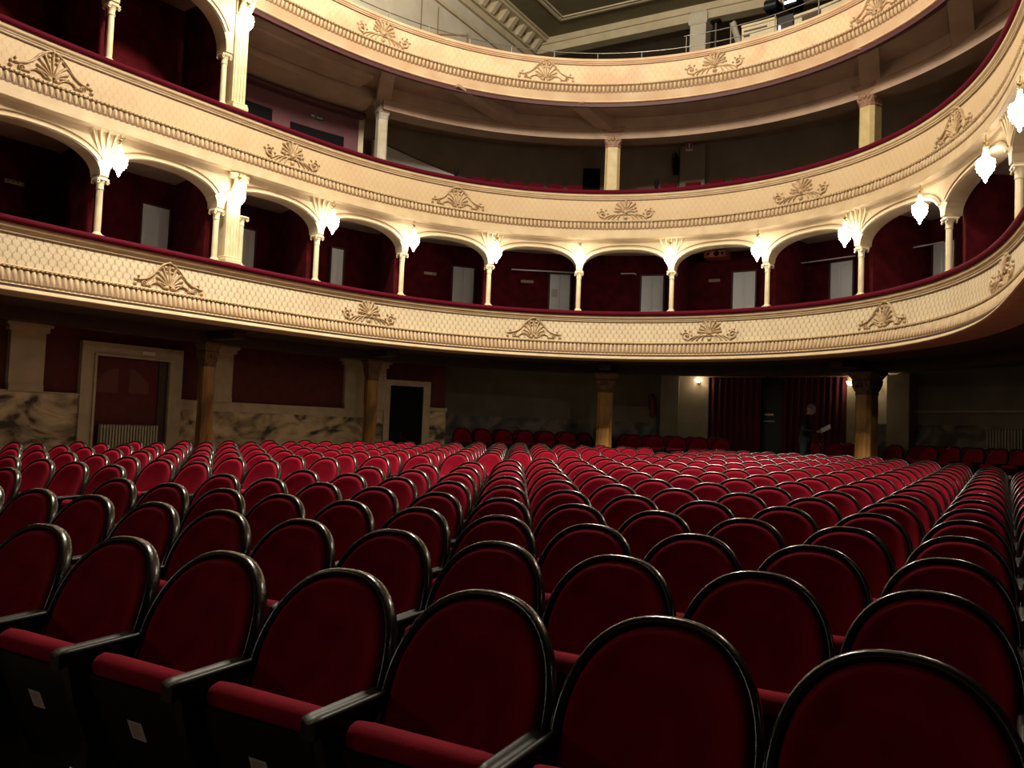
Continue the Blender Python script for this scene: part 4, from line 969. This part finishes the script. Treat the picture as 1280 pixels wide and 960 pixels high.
# ------------------------------------------------------------------ the standing man
def person(m):
    r = thing('person', 'man in dark jacket standing behind the seats reading a white sheet', 'person', m)
    # local: facing +x, up z, metres
    J = {'pel': (0, 0, .95, .125, .15), 'wai': (.0, 0, 1.08, .115, .145), 'che': (.02, 0, 1.28, .12, .17), 'sho': (.03, 0, 1.42, .085, .13), 'nec': (.06, 0, 1.50, .055, .055), 'hed': (.10, 0, 1.56, .06, .06)}
    E = [('pel', 'wai'), ('wai', 'che'), ('che', 'sho'), ('sho', 'nec'), ('nec', 'hed')]
    for sg, q in ((-1, 'r'), (1, 'l')):
        J['ac'+q] = (.03, sg*.17, 1.42, .065, .065); J['el'+q] = (.0, sg*.25, 1.14, .045, .045); J['wr'+q] = (.25, sg*.10, 1.12, .03, .03); J['ha'+q] = (.31, sg*.075, 1.13, .03, .022)
        J['hi'+q] = (.0, sg*.09, .90, .09, .09); J['kn'+q] = (.03*sg+.02, sg*.11, .50, .06, .06); J['an'+q] = (.05*sg, sg*.12, .09, .042, .042); J['to'+q] = (.05*sg+.16, sg*.13, .04, .04, .03)
        E += [('sho', 'ac'+q), ('ac'+q, 'el'+q), ('el'+q, 'wr'+q), ('wr'+q, 'ha'+q), ('pel', 'hi'+q), ('hi'+q, 'kn'+q), ('kn'+q, 'an'+q), ('an'+q, 'to'+q)]
    def skin(keys, extra=None, infl=1.0, vox=.014):
        bm = bmesh.new()
        for a, b in E:
            if a not in keys or b not in keys: continue
            A, B = J[a], J[b]; L = math.dist(A[:3], B[:3]); n = max(3, int(L/.035))
            for i in range(n+1):
                k = i/n; p = [A[q]+(B[q]-A[q])*k for q in range(5)]; rz = min(p[3], p[4])
                bulge = 1+(.10*math.sin(PI*k) if a[:2] in ('hi', 'kn', 'ac', 'el') else 0)
                bmesh.ops.create_uvsphere(bm, u_segments=14, v_segments=8, radius=1, matrix=Matrix.Translation(p[:3]) @ Matrix.Diagonal((p[3]*infl*bulge, p[4]*infl*bulge, max(rz*infl*.7, .03), 1)))
        if extra: extra(bm)
        me = bpy.data.meshes.new('tmp'); bm.to_mesh(me); bm.free()
        o = bpy.data.objects.new('tmp', me); C.objects.link(o)
        rm = o.modifiers.new('r', 'REMESH'); rm.mode = 'VOXEL'; rm.voxel_size = vox; rm.use_smooth_shade = True
        sm = o.modifiers.new('s', 'SMOOTH'); sm.factor = .5; sm.iterations = 2
        dg = bpy.context.evaluated_depsgraph_get(); m2 = bpy.data.meshes.new_from_object(o.evaluated_get(dg)); bpy.data.objects.remove(o); return m2
    HM = Matrix.Translation((.13, 0, 1.63)) @ Matrix.Rotation(.42, 4, 'Y')          # head tilted down
    def ball(bm, c, s, mt=Matrix()):
        bmesh.ops.create_uvsphere(bm, u_segments=16, v_segments=10, radius=1, matrix=mt @ Matrix.Translation(c) @ Matrix.Diagonal((*s, 1)))
    def extra(bm):
        ball(bm, (0, 0, .01), (.098, .075, .112), HM); ball(bm, (.03, 0, -.06), (.062, .052, .06), HM)      # skull, jaw
        ball(bm, (.103, 0, -.022), (.02, .014, .026), HM); ball(bm, (.09, 0, -.072), (.012, .025, .010), HM)   # nose, lips
        for sg in (-1, 1): ball(bm, (-.005, sg*.077, -.012), (.022, .012, .034), HM); ball(bm, (.082, sg*.032, .022), (.014, .018, .010), HM)
        for sg in (-1, 1):                                              # five fingers closing on the sheet
            for k, (dy, ln) in enumerate(((-.03, .055), (-.01, .07), (.01, .066), (.028, .05))):
                for j in range(4): ball(bm, (.325+ln*j/3*.9, sg*.075+dy*.9, 1.135+.008*math.sin(j)), (.012, .0085, .0085))
            for j in range(3): ball(bm, (.315+.018*j, sg*.045-sg*.004*j, 1.152+.004*j), (.013, .009, .009))
    me = skin([q for q in J], extra, 1.0, .011)
    skinm = mat('skin', (.42, .25, .17), .6); me.materials.clear(); me.materials.append(skinm)
    body = bpy.data.objects.new('body', me); C.objects.link(body); body.parent = r
    j = skin(['sho', 'che', 'wai', 'pel', 'nec', 'acr', 'elr', 'wrr', 'acl', 'ell', 'wrl', 'hir', 'hil'], lambda bm: (ball(bm, (.0, 0, .90), (.155, .19, .16)), ball(bm, (.045, 0, 1.465), (.085, .10, .045))), 1.14, .012)
    # trim the jacket at the hem
    def cut(me, fn):
        bm = bmesh.new(); bm.from_mesh(me); bmesh.ops.delete(bm, geom=[v for v in bm.verts if fn(v.co)], context='VERTS'); bm.to_mesh(me); bm.free()
    cut(j, lambda c: c.z < .80 or c.z > 1.53)
    j.materials.clear(); j.materials.append(mat('dark_jacket', (.015, .016, .015), .9, spec=.1)); o = bpy.data.objects.new('jacket', j); C.objects.link(o); o.parent = r
    t = skin(['pel', 'hir', 'knr', 'anr', 'hil', 'knl', 'anl'], None, 1.14, .014); cut(t, lambda c: c.z < .06)
    t.materials.clear(); t.materials.append(mat('dark_trousers', (.013, .015, .018), .9, spec=.1)); o = bpy.data.objects.new('trousers', t); C.objects.link(o); o.parent = r
    hb = bmesh.new(); ball(hb, (-.012, 0, .028), (.104, .083, .108), HM)
    iv = HM.inverted(); bmesh.ops.delete(hb, geom=[v for v in hb.verts if (iv @ v.co).z < -.02 or ((iv @ v.co).x > .05 and (iv @ v.co).z < .075)], context='VERTS')
    hm = bpy.data.meshes.new('hair'); hb.to_mesh(hm); hb.free(); hm.polygons.foreach_set('use_smooth', [True]*len(hm.polygons)); hm.materials.append(mat('grey_hair', (.16, .15, .14), .8)); o = bpy.data.objects.new('hair', hm); C.objects.link(o); o.parent = r
    for sg in (-1, 1):
        bm = bmesh.new(); ball(bm, (.05*sg+.07, sg*.125, .045), (.14, .05, .045)); mm = bpy.data.meshes.new('shoe'); bm.to_mesh(mm); bm.free(); mm.materials.append(M_['black']); o = bpy.data.objects.new('shoe', mm); C.objects.link(o); o.parent = r
    return r
pz = -.77*K+H0
PX = Vector((7.0, 20.35, pz))
pm = Matrix.Translation(PX) @ Matrix.Rotation(math.radians(-28), 4, 'Z') @ Matrix.Scale(1.03, 4)
person(pm)
mb = MB(); mb.box((0, 0, 0), (.24, .30, .003), Matrix.Rotation(-.5, 4, 'Y') @ Matrix.Rotation(.38, 4, 'X')); sh = mb.build('paper_sheet', mat('white_paper', (.85, .85, .82), .6)); sh.matrix_world = pm @ Matrix.Translation((.445, 0, 1.20)); tag(sh, 'white sheet of paper held by the standing man', 'paper')
# ------------------------------------------------------------------ light
w = bpy.data.worlds.new('World'); sc.world = w; w.use_nodes = True
w.node_tree.nodes['Background'].inputs['Color'].default_value = (.9, .8, .7, 1); w.node_tree.nodes['Background'].inputs['Strength'].default_value = .012
def light(name, kind, loc, power, col, size=.3, **kw):
    l = bpy.data.lights.new(name, kind); l.energy = power; l.color = col
    if kind in ('POINT', 'SPOT'): l.shadow_soft_size = size
    for a_, b_ in kw.items(): setattr(l, a_, b_)
    o = bpy.data.objects.new(name, l); C.objects.link(o); o.location = loc; return o
WARM = (1.0, .88, .71)
light('hall_chandelier', 'POINT', hall(-6.8, 10.2, 12.5), 4300, WARM, .7)
def aim(o, p): o.rotation_euler = (p-o.location).to_track_quat('-Z', 'Y').to_euler()
dl_ = light('added_seat_spot', 'SPOT', hall(-7.6, 6.0, 14.0), 8800, WARM, .25, spot_size=math.radians(72), spot_blend=.9); aim(dl_, hall(-8.0, 11.8, .8))  # added unseen spot that brightens the farther seats
light('added_front_fill', 'POINT', hall(-8.5, -5.5, 4.6), 150, (1.0, .86, .72), .5)  # added soft fill from the stage side for the near seat faces
# lamps of the stage-side bays that lie outside the view
for s, pw in ((-2.4, 60), (24.4, 140)): light('bay_lamp', 'POINT', W(s, -.3, 3.4), pw, WARM, .12)
# ------------------------------------------------------------------ camera and view
cd = bpy.data.cameras.new('Camera'); cam = bpy.data.objects.new('Camera', cd); C.objects.link(cam)
cd.sensor_fit = 'HORIZONTAL'; cd.sensor_width = 36; cd.lens = 36*FPX/1280; cd.clip_start = .05; cd.clip_end = 200
rt_ = Vector((cr_, -sr_*sp_, sr_*cp)); up_ = Vector((-sr_, -cr_*sp_, cr_*cp)); fw_ = Vector((0, cp, sp_))
cam.matrix_world = Matrix(((rt_.x, up_.x, -fw_.x, 0), (rt_.y, up_.y, -fw_.y, 0), (rt_.z, up_.z, -fw_.z, H0), (0, 0, 0, 1)))
sc.camera = cam
sc.view_settings.view_transform = 'Standard'; sc.view_settings.look = 'None'; sc.view_settings.gamma = 1; sc.view_settings.use_curve_mapping = False
sc.view_settings.exposure = 0.18
